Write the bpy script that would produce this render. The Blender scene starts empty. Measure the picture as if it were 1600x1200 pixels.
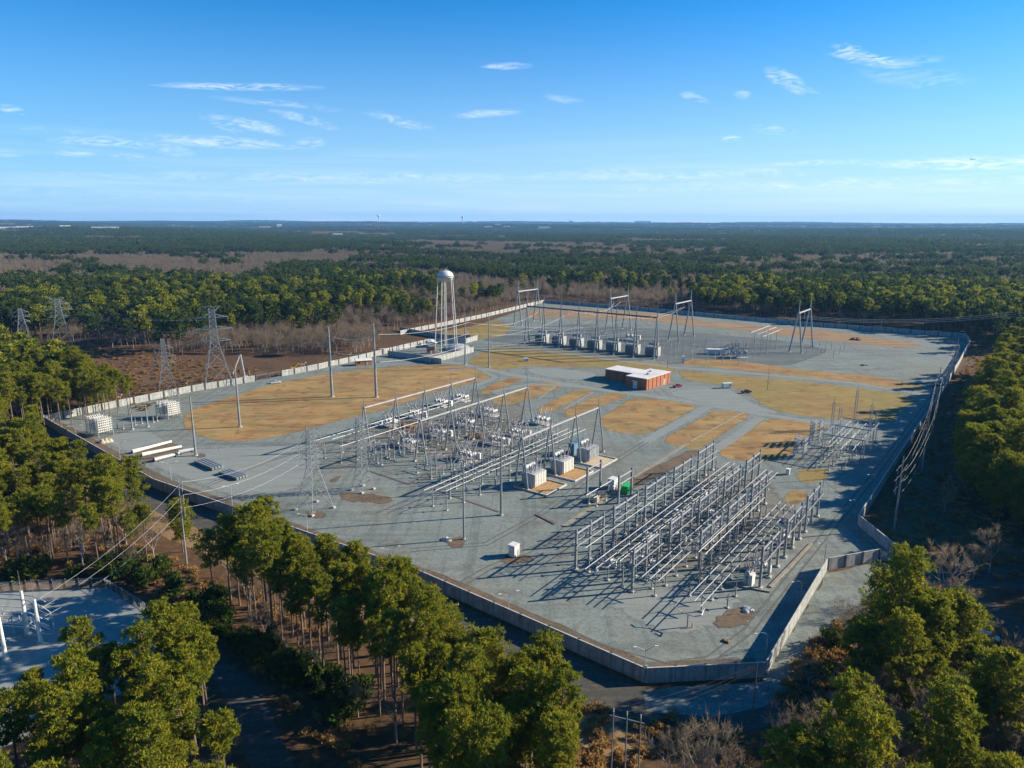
import bpy, bmesh, math, random
import numpy as np
from mathutils import Vector, Matrix

# ------------------------------------------------------------------ camera, sky, sun, exposure
sc = bpy.context.scene
COL = sc.collection
F, CH, PITCH, ROLL = 1110.0, 90.0, math.radians(12.9), math.radians(0.18)
cd = bpy.data.cameras.new("camera"); cam = bpy.data.objects.new("camera", cd); COL.objects.link(cam)
cd.sensor_width = 36; cd.lens = F / 1600 * 36; cd.clip_start = 1; cd.clip_end = 80000
_cp, _sp = math.cos(PITCH), math.sin(PITCH); _cr, _sr = math.cos(ROLL), math.sin(ROLL)
_r, _u, _b = Vector((1, 0, 0)), Vector((0, _sp, _cp)), Vector((0, -_cp, _sp))
_r2 = _r * _cr + _u * _sr; _u2 = _u * _cr - _r * _sr
M = Matrix((_r2, _u2, _b)).transposed().to_4x4(); M.translation = (0, 0, CH)
cam.matrix_world = M; sc.camera = cam

SUN_EL, SUN_AZ = math.radians(23.5), math.radians(11)      # azimuth from +X towards +Y
sl = bpy.data.lights.new("sun", "SUN"); sl.energy = 5.0; sl.angle = math.radians(0.5); sl.color = (1.0, 0.88, 0.70)
so = bpy.data.objects.new("sun", sl); COL.objects.link(so)
sdir = Vector((math.cos(SUN_EL) * math.cos(SUN_AZ), math.cos(SUN_EL) * math.sin(SUN_AZ), math.sin(SUN_EL)))
so.rotation_euler = sdir.to_track_quat('Z', 'Y').to_euler(); so.location = (300, 100, 400)

sc.view_settings.view_transform = 'Standard'; sc.view_settings.look = 'None'
sc.view_settings.exposure = 1.14; sc.view_settings.gamma = 1

def ray(px, py):                                        # survey helper: photo pixel -> direction
    x = (px - 800) / F; y = -(py - 600) / F
    return (-_b) + _r2 * x + _u2 * y
def S(px, py, z=0.0):                                   # point of the plan at height z
    d = ray(px, py); t = (z - CH) / d.z
    return Vector((d.x * t, d.y * t, z))
def project(x, y, z):
    d = Vector((x, y, z - CH)); w = d.dot(-_b)
    if w < 1: return None
    return 800 + F * d.dot(_r2) / w, 600 - F * d.dot(_u2) / w

wd = bpy.data.worlds.new("World"); sc.world = wd; wd.use_nodes = True
nt = wd.node_tree; N = nt.nodes; L = nt.links; N.clear()
def nd(tree, t, **k):
    n = tree.nodes.new(t)
    for a, v in k.items(): setattr(n, a, v)
    return n
def mth(tree, op, a, b=None, c=None, clamp=False):
    n = tree.nodes.new("ShaderNodeMath"); n.operation = op; n.use_clamp = clamp
    for i, x in enumerate((a, b, c)):
        if x is None: continue
        if isinstance(x, (int, float)): n.inputs[i].default_value = x
        else: tree.links.new(x, n.inputs[i])
    return n.outputs[0]
def mixc(tree, f, a, b, mode='MIX'):
    n = tree.nodes.new("ShaderNodeMix"); n.data_type = 'RGBA'; n.blend_type = mode; n.clamp_factor = True
    for i, x in ((0, f), (6, a), (7, b)):
        if isinstance(x, (int, float)): n.inputs[i].default_value = x
        elif isinstance(x, tuple): n.inputs[i].default_value = (*x, 1)
        else: tree.links.new(x, n.inputs[i])
    return n.outputs[2]
SKY_STRENGTH = 0.068
out = nd(nt, "ShaderNodeOutputWorld"); bg = nd(nt, "ShaderNodeBackground"); bg.inputs[1].default_value = SKY_STRENGTH
sky = nd(nt, "ShaderNodeTexSky", sky_type='NISHITA'); sky.sun_disc = False
sky.sun_elevation = SUN_EL; sky.sun_rotation = math.pi / 2 - SUN_AZ
sky.altitude = 90; sky.air_density = 1.0; sky.dust_density = 0.6; sky.ozone_density = 2.5
hs = nd(nt, "ShaderNodeHueSaturation"); hs.inputs['Saturation'].default_value = 1.6; hs.inputs['Value'].default_value = 1.0
hs.inputs['Hue'].default_value = 0.497
L.new(mixc(nt, 1.0, sky.outputs[0], (.36, .77, 1.2), 'MULTIPLY'), hs.inputs['Color'])
tcw = nd(nt, "ShaderNodeTexCoord"); sep = nd(nt, "ShaderNodeSeparateXYZ"); L.new(tcw.outputs['Generated'], sep.inputs[0])
az = mth(nt, 'ARCTAN2', sep.outputs[0], sep.outputs[1]); el = mth(nt, 'ARCSINE', sep.outputs[2])
ae = nd(nt, "ShaderNodeCombineXYZ"); L.new(az, ae.inputs[0]); L.new(el, ae.inputs[1])
def wnoise(sx, sy, scale, detail, dist=0.0, rough=0.55):
    mp = nd(nt, "ShaderNodeMapping"); mp.inputs['Scale'].default_value = (sx, sy, 1); L.new(ae.outputs[0], mp.inputs[0])
    n = nd(nt, "ShaderNodeTexNoise"); n.inputs['Scale'].default_value = scale; n.inputs['Detail'].default_value = detail
    n.inputs['Distortion'].default_value = dist; n.inputs['Roughness'].default_value = rough
    L.new(mp.outputs[0], n.inputs['Vector']); return n.outputs[0]
n_wisp = wnoise(1, 4.5, 22, 10, 2.2, 0.66); n_warp = wnoise(1, 1, 18, 4); n_band = wnoise(0.35, 9, 9, 6, 0.4)
# cirrus pieces: photo position, half-width, half-height (pixels), tilt, strength
CL = [(380, 136, 118, 5, -0.045, .85), (790, 103, 42, 5, 0, .95), (400, 197, 40, 8, .2, .8), (345, 192, 30, 10, .3, .6),
      (475, 187, 52, 7, .2, .6), (440, 163, 95, 5, .05, .4), (165, 222, 66, 7, 0, .8), (350, 222, 105, 8, .02, .8),
      (270, 235, 30, 9, .1, .6), (115, 240, 28, 4, 0, .8), (200, 243, 26, 4, 0, .6), (12, 239, 22, 5, 0, .6), (485, 223, 22, 8, 0, .55),
      (19, 172, 14, 6, .1, .8), (620, 188, 56, 7, .22, .55), (760, 177, 58, 6, -.06, .65), (1228, 125, 30, 13, .45, 1.0), (1240, 134, 36, 5, .3, .8),
      (1330, 82, 26, 10, .3, 1.0), (1365, 92, 58, 6, .16, 1.0), (1400, 95, 60, 7, .05, .7), (1085, 152, 22, 6, .2, .7), (1160, 149, 13, 6, .1, .7),
      (1143, 217, 15, 5, 0, 1.0), (880, 155, 30, 6, .1, .5), (1210, 203, 34, 8, .15, .4), (1430, 122, 70, 12, .15, .35),
      (1520, 254, 130, 9, 0.02, 1.1), (1290, 254, 95, 5, 0, .6), (1180, 267, 70, 4, 0, .6), (960, 265, 60, 4, 0, .45),
      (560, 278, 330, 9, -0.01, .5), (1000, 275, 260, 7, .0, .6), (1320, 290, 380, 10, .0, .55), (180, 276, 180, 5, 0, .35),
      (100, 205, 110, 4, .05, .3), (300, 305, 420, 8, 0, .25)]
mask = None
for px, py, hw, hh, tilt, stg in CL:
    d = ray(px, py); a0 = math.atan2(d.x, d.y); e0 = math.asin(d.z / d.length)
    wa = hw / F * 1.05; we = hh / F * 1.1
    da = mth(nt, 'SUBTRACT', az, a0); de = mth(nt, 'SUBTRACT', el, e0)
    de = mth(nt, 'MULTIPLY_ADD', da, tilt, de)
    de = mth(nt, 'ADD', de, mth(nt, 'MULTIPLY', mth(nt, 'SUBTRACT', n_warp, 0.5), we * 1.5))
    q = mth(nt, 'ADD', mth(nt, 'POWER', mth(nt, 'ABSOLUTE', mth(nt, 'DIVIDE', da, wa)), 2.0), mth(nt, 'POWER', mth(nt, 'ABSOLUTE', mth(nt, 'DIVIDE', de, we)), 2.0))
    m = mth(nt, 'MULTIPLY', mth(nt, 'SUBTRACT', 1.0, q, clamp=True), stg)
    mask = m if mask is None else mth(nt, 'MAXIMUM', mask, m)
wsp = nd(nt, "ShaderNodeMapRange"); wsp.inputs[1].default_value = 0.40; wsp.inputs[2].default_value = 0.78; L.new(n_wisp, wsp.inputs[0])
cl = mth(nt, 'MULTIPLY', mth(nt, 'MULTIPLY', mth(nt, 'POWER', mask, 1.0), wsp.outputs[0]), 0.95)
lowband = nd(nt, "ShaderNodeMapRange"); lowband.inputs[1].default_value = 0.48; lowband.inputs[2].default_value = 0.75; L.new(n_band, lowband.inputs[0])
elm = nd(nt, "ShaderNodeMapRange"); elm.inputs[1].default_value = 0.12; elm.inputs[2].default_value = 0.02; L.new(el, elm.inputs[0])
cl = mth(nt, 'MAXIMUM', cl, mth(nt, 'MULTIPLY', mth(nt, 'MULTIPLY', lowband.outputs[0], elm.outputs[0]), 0.28), clamp=True)
hzf = nd(nt, "ShaderNodeMapRange"); hzf.inputs[1].default_value = 0.34; hzf.inputs[2].default_value = -0.01; L.new(el, hzf.inputs[0])
hzp = mth(nt, 'MULTIPLY', mth(nt, 'POWER', hzf.outputs[0], 2.0), 0.95, clamp=True)
side = nd(nt, "ShaderNodeMapRange"); side.inputs[1].default_value = -0.7; side.inputs[2].default_value = 1.0; L.new(az, side.inputs[0])
hzc = mixc(nt, side.outputs[0], (3.5, 5.4, 7.4), (6.9, 7.6, 8.2))      # milky air towards the sun side
skyh = mixc(nt, hzp, hs.outputs[0], hzc)
skyc = mixc(nt, cl, skyh, (8.4, 8.7, 9.2))
L.new(skyc, bg.inputs[0]); L.new(bg.outputs[0], out.inputs[0])

# ------------------------------------------------------------------ plan axes
AX = math.radians(53.5)
U2 = Vector((math.cos(AX), math.sin(AX), 0)); V2 = Vector((U2.y, -U2.x, 0)); O = S(1077, 968)
def W(u, v, z=0.0): return O + U2 * u + V2 * v + Vector((0, 0, z))
def toUV(p):
    d = Vector((p[0], p[1], 0)) - O; return d.dot(U2), d.dot(V2)
RS = np.random.RandomState(7)
rnd = random.Random(11)

# ------------------------------------------------------------------ materials
def mat(name, c, rough=0.6, metal=0.0, c2=None, scale=1.0, detail=4, lo=0.35, hi=0.65, spec=0.3, bump=0.0, trans=0.0):
    m = bpy.data.materials.new(name); m.use_nodes = True; t = m.node_tree
    b = t.nodes['Principled BSDF']; b.inputs['Roughness'].default_value = rough; b.inputs['Metallic'].default_value = metal
    b.inputs['Specular IOR Level'].default_value = spec
    b.inputs['Base Color'].default_value = (*c, 1)
    if c2 is not None:
        tc = t.nodes.new("ShaderNodeTexCoord")
        n = t.nodes.new("ShaderNodeTexNoise"); n.inputs['Scale'].default_value = scale; n.inputs['Detail'].default_value = detail
        t.links.new(tc.outputs['Object'], n.inputs['Vector'])
        mr = t.nodes.new("ShaderNodeMapRange"); mr.inputs[1].default_value = lo; mr.inputs[2].default_value = hi
        t.links.new(n.outputs[0], mr.inputs[0])
        t.links.new(mixc(t, mr.outputs[0], c, c2), b.inputs['Base Color'])
        if bump:
            bp = t.nodes.new("ShaderNodeBump"); bp.inputs['Strength'].default_value = bump; t.links.new(n.outputs[0], bp.inputs['Height'])
            t.links.new(bp.outputs[0], b.inputs['Normal'])
    return m
MT = {}
MT['steel'] = mat('galvanised_steel', (.26, .285, .295), .45, .3, (.19, .21, .22), .8)
MT['steel_light'] = mat('bright_aluminium', (.43, .435, .43), .45, .2, (.33, .34, .34), .5)
MT['insul'] = mat('grey_porcelain', (.27, .27, .29), .25, 0, (.29, .25, .24), 2)
MT['insul_brown'] = mat('brown_porcelain', (.20, .15, .14), .25, 0, (.14, .10, .10), 2)
MT['white'] = mat('white_paint', (.66, .65, .61), .5, 0, (.54, .52, .46), 1.2)
MT['concrete'] = mat('concrete', (.47, .45, .41), .85, 0, (.36, .34, .30), .5)
MT['wall_panel'] = mat('precast_panel', (.36, .37, .355), .85, 0, (.24, .245, .225), .6)
def streaks(m):                                         # rain streaks running down the panels
    t = m.node_tree; b = t.nodes['Principled BSDF']; src = b.inputs['Base Color'].links[0].from_socket; tc = t.nodes.new("ShaderNodeTexCoord"); mp = t.nodes.new("ShaderNodeMapping"); mp.inputs['Scale'].default_value = (1.1, 1.1, .06)
    n = t.nodes.new("ShaderNodeTexNoise"); n.inputs['Scale'].default_value = 1.0; n.inputs['Detail'].default_value = 5; t.links.new(tc.outputs['Object'], mp.inputs[0]); t.links.new(mp.outputs[0], n.inputs[0])
    mr = t.nodes.new("ShaderNodeMapRange"); mr.inputs[1].default_value = .48; mr.inputs[2].default_value = .66; mr.inputs[4].default_value = .8; t.links.new(n.outputs[0], mr.inputs[0])
    t.links.new(mixc(t, mr.outputs[0], src, (.17, .165, .15)), b.inputs['Base Color'])
streaks(MT['wall_panel'])
MT['post_dark'] = mat('wall_post', (.07, .08, .09), .6, .2, (.05, .06, .065), 1)
MT['wire'] = mat('aluminium_wire', (.62, .62, .61), .5, .2, (.5, .5, .5), .2)
MT['tower_white'] = mat('rust_streaked_white', (.56, .55, .52), .5, 0, (.33, .24, .16), .28, 6, .52, .72)
MT['trench'] = mat('trench_lid', (.27, .235, .175), .9, 0, (.19, .165, .125), .4)
MT['wire_old'] = mat('weathered_wire', (.34, .29, .22), .6, .1, (.25, .22, .18), .2)
MT['tank'] = mat('transformer_grey', (.36, .38, .38), .5, 0, (.26, .27, .27), .7)
MT['rust'] = mat('oil_stained_rock', (.42, .25, .10), .9, 0, (.28, .17, .08), .8)
MT['wood'] = mat('weathered_wood', (.16, .13, .11), .85, 0, (.10, .085, .075), 2)
MT['brick'] = mat('red_brick', (.36, .14, .065), .85, 0, (.27, .10, .05), 1.5)
MT['brick_dark'] = mat('brick_pilaster', (.27, .085, .05), .85, 0, (.2, .07, .045), 1.5)
MT['roof_white'] = mat('roof_membrane', (.62, .60, .57), .8, 0, (.50, .48, .45), .12)
MT['glass'] = mat('dark_glass', (.015, .02, .025), .08, 0, None, spec=.6)
MT['tyre'] = mat('rubber', (.02, .02, .02), .8, 0, (.03, .03, .03), 5)
MT['red'] = mat('red_paint', (.28, .02, .04), .35, 0, (.24, .02, .035), 1, spec=.5)
MT['black'] = mat('black_paint', (.02, .022, .026), .35, 0, (.035, .035, .04), 1, spec=.5)
MT['silver'] = mat('silver_paint', (.62, .64, .66), .35, .2, (.56, .58, .6), 1, spec=.5)
MT['green'] = mat('green_paint', (.02, .42, .09), .45, 0, (.02, .34, .08), 1)
MT['yellow'] = mat('yellow_paint', (.62, .36, .02), .5, 0, (.5, .29, .03), 1)
MT['orange'] = mat('orange_wood', (.46, .19, .05), .75, 0, (.34, .14, .05), 1)
MT['tan'] = mat('tan_board', (.52, .40, .26), .8, 0, (.40, .31, .2), .8)
MT['blue'] = mat('blue_tarp', (.10, .19, .26), .5, 0, (.13, .22, .28), 1)
MT['bark'] = mat('pine_bark', (.17, .12, .09), .95, 0, (.11, .08, .065), 1.5)
MT['bark_pale'] = mat('grey_bark', (.33, .28, .245), .95, 0, (.22, .19, .165), 1)
MT['needle_pile'] = mat('spoil_heap', (.20, .12, .06), .95, 0, (.12, .08, .045), .6)

def foliage(name, ca, cb, cc):
    m = bpy.data.materials.new(name); m.use_nodes = True; t = m.node_tree; t.nodes.clear()
    o = t.nodes.new("ShaderNodeOutputMaterial")
    oi = t.nodes.new("ShaderNodeObjectInfo"); at = t.nodes.new("ShaderNodeAttribute"); at.attribute_name = 'tint'
    f = mth(t, 'FRACT', mth(t, 'ADD', oi.outputs['Random'], at.outputs['Fac']))
    c = mixc(t, f, ca, cb)
    tc = t.nodes.new("ShaderNodeTexCoord"); n = t.nodes.new("ShaderNodeTexNoise"); n.inputs['Scale'].default_value = .55; n.inputs['Detail'].default_value = 3
    t.links.new(tc.outputs['Object'], n.inputs[0])
    mr = t.nodes.new("ShaderNodeMapRange"); mr.inputs[1].default_value = .4; mr.inputs[2].default_value = .66; t.links.new(n.outputs[0], mr.inputs[0])
    c = mixc(t, mr.outputs[0], c, cc)
    d = t.nodes.new("ShaderNodeBsdfDiffuse"); tr = t.nodes.new("ShaderNodeBsdfTranslucent"); mx = t.nodes.new("ShaderNodeMixShader"); mx.inputs[0].default_value = .45
    t.links.new(c, d.inputs[0]); t.links.new(c, tr.inputs[0]); t.links.new(d.outputs[0], mx.inputs[1]); t.links.new(tr.outputs[0], mx.inputs[2])
    t.links.new(mx.outputs[0], o.inputs[0]); return m
MT['pine'] = foliage('pine_needles', (.19, .205, .018), (.32, .285, .026), (.125, .155, .022))
MT['pine_far'] = foliage('distant_pine_needles', (.055, .085, .02), (.10, .115, .022), (.035, .062, .018))
MT['cedar'] = foliage('broadleaf_evergreen', (.05, .08, .016), (.09, .115, .02), (.035, .055, .015))
MT['twig'] = foliage('bare_twigs', (.32, .255, .175), (.40, .315, .20), (.25, .205, .16))
MT['brush'] = foliage('dry_brush', (.32, .18, .055), (.42, .27, .10), (.20, .12, .05))

def ground_mat(name, layers, base, rough=.95, bump=.0):
    """layers: (scale(x,y), noise scale, detail, lo, hi, colour, strength) painted over base, plan axes turned to the yard."""
    m = bpy.data.materials.new(name); m.use_nodes = True; t = m.node_tree
    b = t.nodes['Principled BSDF']; b.inputs['Roughness'].default_value = rough; b.inputs['Specular IOR Level'].default_value = .15
    tc = t.nodes.new("ShaderNodeTexCoord")
    c = base
    for i, (s, ns, det, lo, hi, col, st) in enumerate(layers):
        mp = t.nodes.new("ShaderNodeMapping"); mp.inputs['Rotation'].default_value = (0, 0, -AX); mp.inputs['Scale'].default_value = (s[0], s[1], 1)
        mp.inputs['Location'].default_value = (i * 37.7, i * 11.3, 0)
        t.links.new(tc.outputs['Object'], mp.inputs[0])
        n = t.nodes.new("ShaderNodeTexNoise"); n.inputs['Scale'].default_value = ns; n.inputs['Detail'].default_value = det
        n.inputs['Roughness'].default_value = .6; n.inputs['Distortion'].default_value = .3
        t.links.new(mp.outputs[0], n.inputs[0])
        mr = t.nodes.new("ShaderNodeMapRange"); mr.inputs[1].default_value = lo; mr.inputs[2].default_value = hi; mr.inputs[4].default_value = st
        t.links.new(n.outputs[0], mr.inputs[0])
        c = mixc(t, mr.outputs[0], c, col)
    if isinstance(c, tuple): b.inputs['Base Color'].default_value = (*c, 1)
    else: t.links.new(c, b.inputs['Base Color'])
    return m
MT['gravel'] = ground_mat('crushed_gravel', [((1, 1), .018, 5, .40, .60, (.19, .222, .197), .9), ((.25, 1), .07, 6, .48, .60, (.095, .115, .105), .85),
      ((1, .4), .03, 6, .52, .63, (.17, .145, .095), .8), ((1, 1), .085, 6, .56, .66, (.11, .085, .055), .85), ((.04, 1), .35, 4, .5, .6, (.215, .24, .215), .65), ((1, .04), .35, 4, .52, .61, (.09, .105, .095), .65),
      ((1, 1), .3, 6, .5, .6, (.20, .218, .195), .55), ((1, 1), .9, 5, .46, .58, (.09, .105, .095), .5), ((1, 1), 2.6, 2, .48, .58, (.215, .235, .21), .5)], (.16, .18, .158))
MT['gravel_brown'] = ground_mat('muddy_gravel', [((1, 1), .06, 6, .42, .6, (.155, .165, .14), .9), ((.3, 1), .2, 6, .48, .62, (.085, .07, .048), .85), ((1, 1), .5, 5, .5, .66, (.22, .235, .21), .7), ((1, 1), 2.5, 3, .4, .62, (.11, .105, .085), .45)], (.155, .155, .125))
MT['gravel_dark'] = ground_mat('dark_ballast', [((1, 1), .04, 6, .42, .62, (.13, .15, .142), .9), ((.2, 1), .15, 6, .48, .64, (.07, .075, .07), .8), ((1, 1), 2.0, 3, .4, .62, (.13, .145, .138), .5)], (.095, .11, .105))
MT['gravel_light'] = ground_mat('rolled_stone', [((.1, 1), .5, 4, .45, .65, (.15, .165, .15), .8), ((1, 1), 1.2, 3, .4, .6, (.24, .255, .23), .5)], (.205, .22, .20))
MT['gravel_pale'] = ground_mat('pale_gravel', [((1, 1), .08, 4, .4, .65, (.19, .20, .185), .8), ((1, 1), 1.1, 3, .45, .6, (.28, .29, .27), .5)], (.25, .27, .25))
MT['lawn'] = ground_mat('dormant_grass', [((1, 1), .028, 5, .4, .62, (.36, .235, .075), .95), ((.2, 1), .09, 6, .46, .66, (.15, .07, .028), .9), ((1, 1), .05, 5, .5, .62, (.20, .16, .055), .85), ((1, 1), .13, 6, .54, .64, (.135, .075, .035), .8),
      ((.3, 1), .4, 6, .45, .66, (.36, .26, .125), .65), ((1, 1), 1.6, 3, .45, .65, (.16, .095, .045), .5)], (.30, .165, .058))
MT['lawn_yellow'] = ground_mat('yellowing_grass', [((1, 1), .03, 5, .4, .62, (.20, .165, .045), .9), ((.25, 1), .10, 6, .48, .6, (.21, .115, .04), .85), ((1, 1), .13, 6, .54, .64, (.15, .10, .04), .75), ((.3, 1), .4, 5, .45, .68, (.33, .25, .10), .6), ((1, 1), 1.6, 3, .45, .65, (.15, .11, .04), .45)], (.26, .18, .055))
MT['lawn_pink'] = ground_mat('bleached_grass', [((1, 1), .03, 5, .4, .62, (.24, .155, .085), .9), ((.3, 1), .12, 6, .48, .62, (.19, .105, .05), .85), ((1, 1), .3, 5, .5, .66, (.20, .20, .16), .6)], (.29, .18, .085))
MT['dirt'] = ground_mat('bare_soil', [((1, 1), .15, 6, .4, .62, (.085, .062, .042), .9), ((1, 1), 1.3, 4, .45, .65, (.19, .14, .09), .6)], (.135, .098, .062))
MT['heath'] = ground_mat('rough_heath', [((1, 1), .02, 6, .4, .6, (.07, .038, .02), .9), ((1, 1), .3, 5, .45, .65, (.16, .095, .048), .7)], (.105, .06, .032))
MT['litter'] = ground_mat('leaf_litter', [((1, 1), .05, 6, .4, .62, (.055, .034, .018), .9), ((1, 1), .5, 5, .45, .65, (.15, .078, .035), .7), ((1, 1), .015, 4, .55, .7, (.055, .048, .02), .6)], (.092, .05, .024))
MT['strawbank'] = ground_mat('dry_bank', [((1, 1), .2, 6, .4, .62, (.17, .10, .045), .9), ((1, 1), 1.1, 5, .45, .65, (.30, .20, .09), .6)], (.23, .145, .068))
MT['asphalt'] = ground_mat('asphalt', [((.08, 1), .6, 4, .45, .62, (.12, .105, .08), .8), ((1, 1), 1.0, 3, .4, .6, (.05, .05, .045), .7)], (.07, .065, .055))

# ------------------------------------------------------------------ mesh helpers
class MB:
    def __init__(s): s.v = []; s.f = []
    def tube(s, p, q, r0, r1=None, n=6, caps=True):
        p = Vector(p); q = Vector(q); r1 = r0 if r1 is None else r1
        d = q - p
        if d.length < 1e-6: return s
        d.normalize(); a = d.orthogonal().normalized(); b = d.cross(a); k = len(s.v)
        for i in range(n):
            t = 2 * math.pi * i / n; e = a * math.cos(t) + b * math.sin(t)
            s.v.append(p + e * r0); s.v.append(q + e * r1)
        for i in range(n):
            j = (i + 1) % n; s.f.append((k + 2 * i, k + 2 * j, k + 2 * j + 1, k + 2 * i + 1))
        if caps:
            s.f.append(tuple(k + 2 * i for i in range(n))[::-1]); s.f.append(tuple(k + 2 * i + 1 for i in range(n)))
        return s
    def path(s, pts, r, n=5):
        pts = [Vector(p) for p in pts]; k = len(s.v); m = len(pts)
        for j, p in enumerate(pts):
            d = (pts[min(j + 1, m - 1)] - pts[max(j - 1, 0)]).normalized()
            up = Vector((0, 0, 1)) if abs(d.z) < .95 else Vector((1, 0, 0))
            a = d.cross(up).normalized(); b = d.cross(a); rr = r[j] if isinstance(r, (list, tuple)) else r
            for i in range(n):
                t = 2 * math.pi * i / n; s.v.append(p + (a * math.cos(t) + b * math.sin(t)) * rr)
        for j in range(m - 1):
            for i in range(n):
                i2 = (i + 1) % n; s.f.append((k + j * n + i, k + j * n + i2, k + (j + 1) * n + i2, k + (j + 1) * n + i))
        s.f.append(tuple(k + i for i in range(n))[::-1]); s.f.append(tuple(k + (m - 1) * n + i for i in range(n)))
        return s
    def box(s, c, d, rot=0.0, taper=1.0):
        c = Vector(c); x, y, z = d[0] / 2, d[1] / 2, d[2] / 2; k = len(s.v); cr, sr = math.cos(rot), math.sin(rot)
        for dz, tp in ((-z, 1), (z, taper)):
            for dx, dy in ((-x, -y), (x, -y), (x, y), (-x, y)):
                dx *= tp; dy *= tp
                s.v.append(c + Vector((dx * cr - dy * sr, dx * sr + dy * cr, dz)))
        s.f += [(k + 3, k + 2, k + 1, k), (k + 4, k + 5, k + 6, k + 7)] + [(k + i, k + (i + 1) % 4, k + 4 + (i + 1) % 4, k + 4 + i) for i in range(4)]
        return s
    def bar(s, p, q, w, h=None):
        p = Vector(p); q = Vector(q); h = h or w; d = (q - p).normalized()
        up = Vector((0, 0, 1)) if abs(d.z) < .95 else Vector((1, 0, 0))
        a = d.cross(up).normalized() * (w / 2); b = d.cross(a).normalized() * (h / 2); k = len(s.v)
        for e in (p, q):
            for g in (-a - b, a - b, a + b, -a + b): s.v.append(e + g)
        s.f += [(k, k + 1, k + 2, k + 3), (k + 7, k + 6, k + 5, k + 4)] + [(k + (i + 1) % 4, k + i, k + 4 + i, k + 4 + (i + 1) % 4) for i in range(4)]
        return s
    def prism(s, prof, y0, y1):
        k = len(s.v); n = len(prof)
        for y in (y0, y1):
            for x, z in prof: s.v.append(Vector((x, y, z)))
        s.f.append(tuple(k + i for i in range(n))); s.f.append(tuple(k + n + i for i in range(n))[::-1])
        for i in range(n):
            j = (i + 1) % n; s.f.append((k + j, k + i, k + n + i, k + n + j))
        return s
    def lathe(s, prof, n=16, c=(0, 0, 0)):
        k = len(s.v); c = Vector(c); m = len(prof)
        for r, z in prof:
            for i in range(n):
                t = 2 * math.pi * i / n; s.v.append(c + Vector((r * math.cos(t), r * math.sin(t), z)))
        for j in range(m - 1):
            for i in range(n):
                i2 = (i + 1) % n; s.f.append((k + j * n + i, k + j * n + i2, k + (j + 1) * n + i2, k + (j + 1) * n + i))
        s.f.append(tuple(k + i for i in range(n))[::-1]); s.f.append(tuple(k + (m - 1) * n + i for i in range(n)))
        return s
    def insul(s, p, q, r, n=6, sheds=4):                 # porcelain: a core with wider sheds
        p = Vector(p); q = Vector(q); s.tube(p, q, r * .55, n=n)
        for i in range(sheds):
            a = p.lerp(q, (i + .2) / sheds); b = p.lerp(q, (i + .75) / sheds); s.tube(a, b, r, r * .6, n=n)
        return s
    def mesh(s, name, m):
        me = bpy.data.meshes.new(name); me.from_pydata([tuple(v) for v in s.v], [], s.f); me.update()
        if m: me.materials.append(MT[m] if isinstance(m, str) else m)
        return me
    def build(s, name, m, parent=None, loc=None, rot=None):
        o = bpy.data.objects.new(name, s.mesh(name, m)); COL.objects.link(o)
        if parent: o.parent = parent
        if loc is not None: o.location = loc
        if rot is not None: o.rotation_euler = (0, 0, rot)
        return o
def tag(o, label, cat, group=None, kind=None):
    if label: o['label'] = label
    if cat: o['category'] = cat
    if group: o['group'] = group
    if kind: o['kind'] = kind
    return o
def thing(name, label, cat, loc=(0, 0, 0), rot=0.0, group=None):
    o = bpy.data.objects.new(name, None); COL.objects.link(o); o.location = loc; o.rotation_euler = (0, 0, rot); o.empty_display_size = .5
    return tag(o, label, cat, group)
KIDS = {}
def kids(o): return [c for c in o.children]
def dup(root, loc, rot=None, label=None, group=None, scale=None):
    r = root.copy(); COL.objects.link(r); r.location = loc
    if rot is not None: r.rotation_euler = (0, 0, rot)
    if scale: r.scale = (scale,) * 3 if not isinstance(scale, tuple) else scale
    if label: r['label'] = label
    if group: r['group'] = group
    for ch in kids(root):
        c = ch.copy(); COL.objects.link(c); c.parent = r
        for g in kids(ch):
            d = g.copy(); COL.objects.link(d); d.parent = c
    return r
ORD = ['first', 'second', 'third', 'fourth', 'fifth', 'sixth', 'seventh', 'eighth', 'ninth', 'tenth', 'eleventh', 'twelfth', 'thirteenth', 'fourteenth', 'fifteenth']

# ------------------------------------------------------------------ ground
def hills(x, y):                                        # gentle relief far away
    d = math.hypot(x, y); k = min(max((d - 1500) / 3000, 0), 1); k = k * k * (3 - 2 * k)
    return k * (14 * math.sin(x * .0011 + 1.2) * math.sin(y * .0009 + .4) + 9 * math.sin(x * .0023 + y * .0017) + 4) + min(max((d - 7000) / 12000, 0), 1) * 55
def clumpnoise(x, y, s, k=0):
    return (math.sin(x * s + 1.3 * k) * math.sin(y * s * 1.9 + 2.1 * k) + math.sin(x * s * 2.3 + y * s * 1.1 + k) * .6 + math.sin(-x * s * 1.7 + y * s * 4.2 + 3 * k) * .5 + math.sin(x * s * 5.1 - y * s * 3.3) * .3) / 2.4
rr = [0, 40, 80, 120, 180, 260, 360, 500, 700, 1000, 1500] + [1500 * 1.16 ** i for i in range(1, 20)]
gv = []; gf = []; na = 96
for r in rr:
    for i in range(na):
        t = 2 * math.pi * i / na; x, y = r * math.cos(t), r * math.sin(t); gv.append((x, y, hills(x, y) - .06))
for j in range(len(rr) - 1):
    for i in range(na):
        i2 = (i + 1) % na; gf.append((j * na + i, (j + 1) * na + i, (j + 1) * na + i2, j * na + i2))
mb = MB(); mb.v = gv; mb.f = gf
tag(mb.build('forest_floor', 'litter'), 'brown leaf covered forest floor reaching to the horizon', None, None, 'structure')

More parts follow.
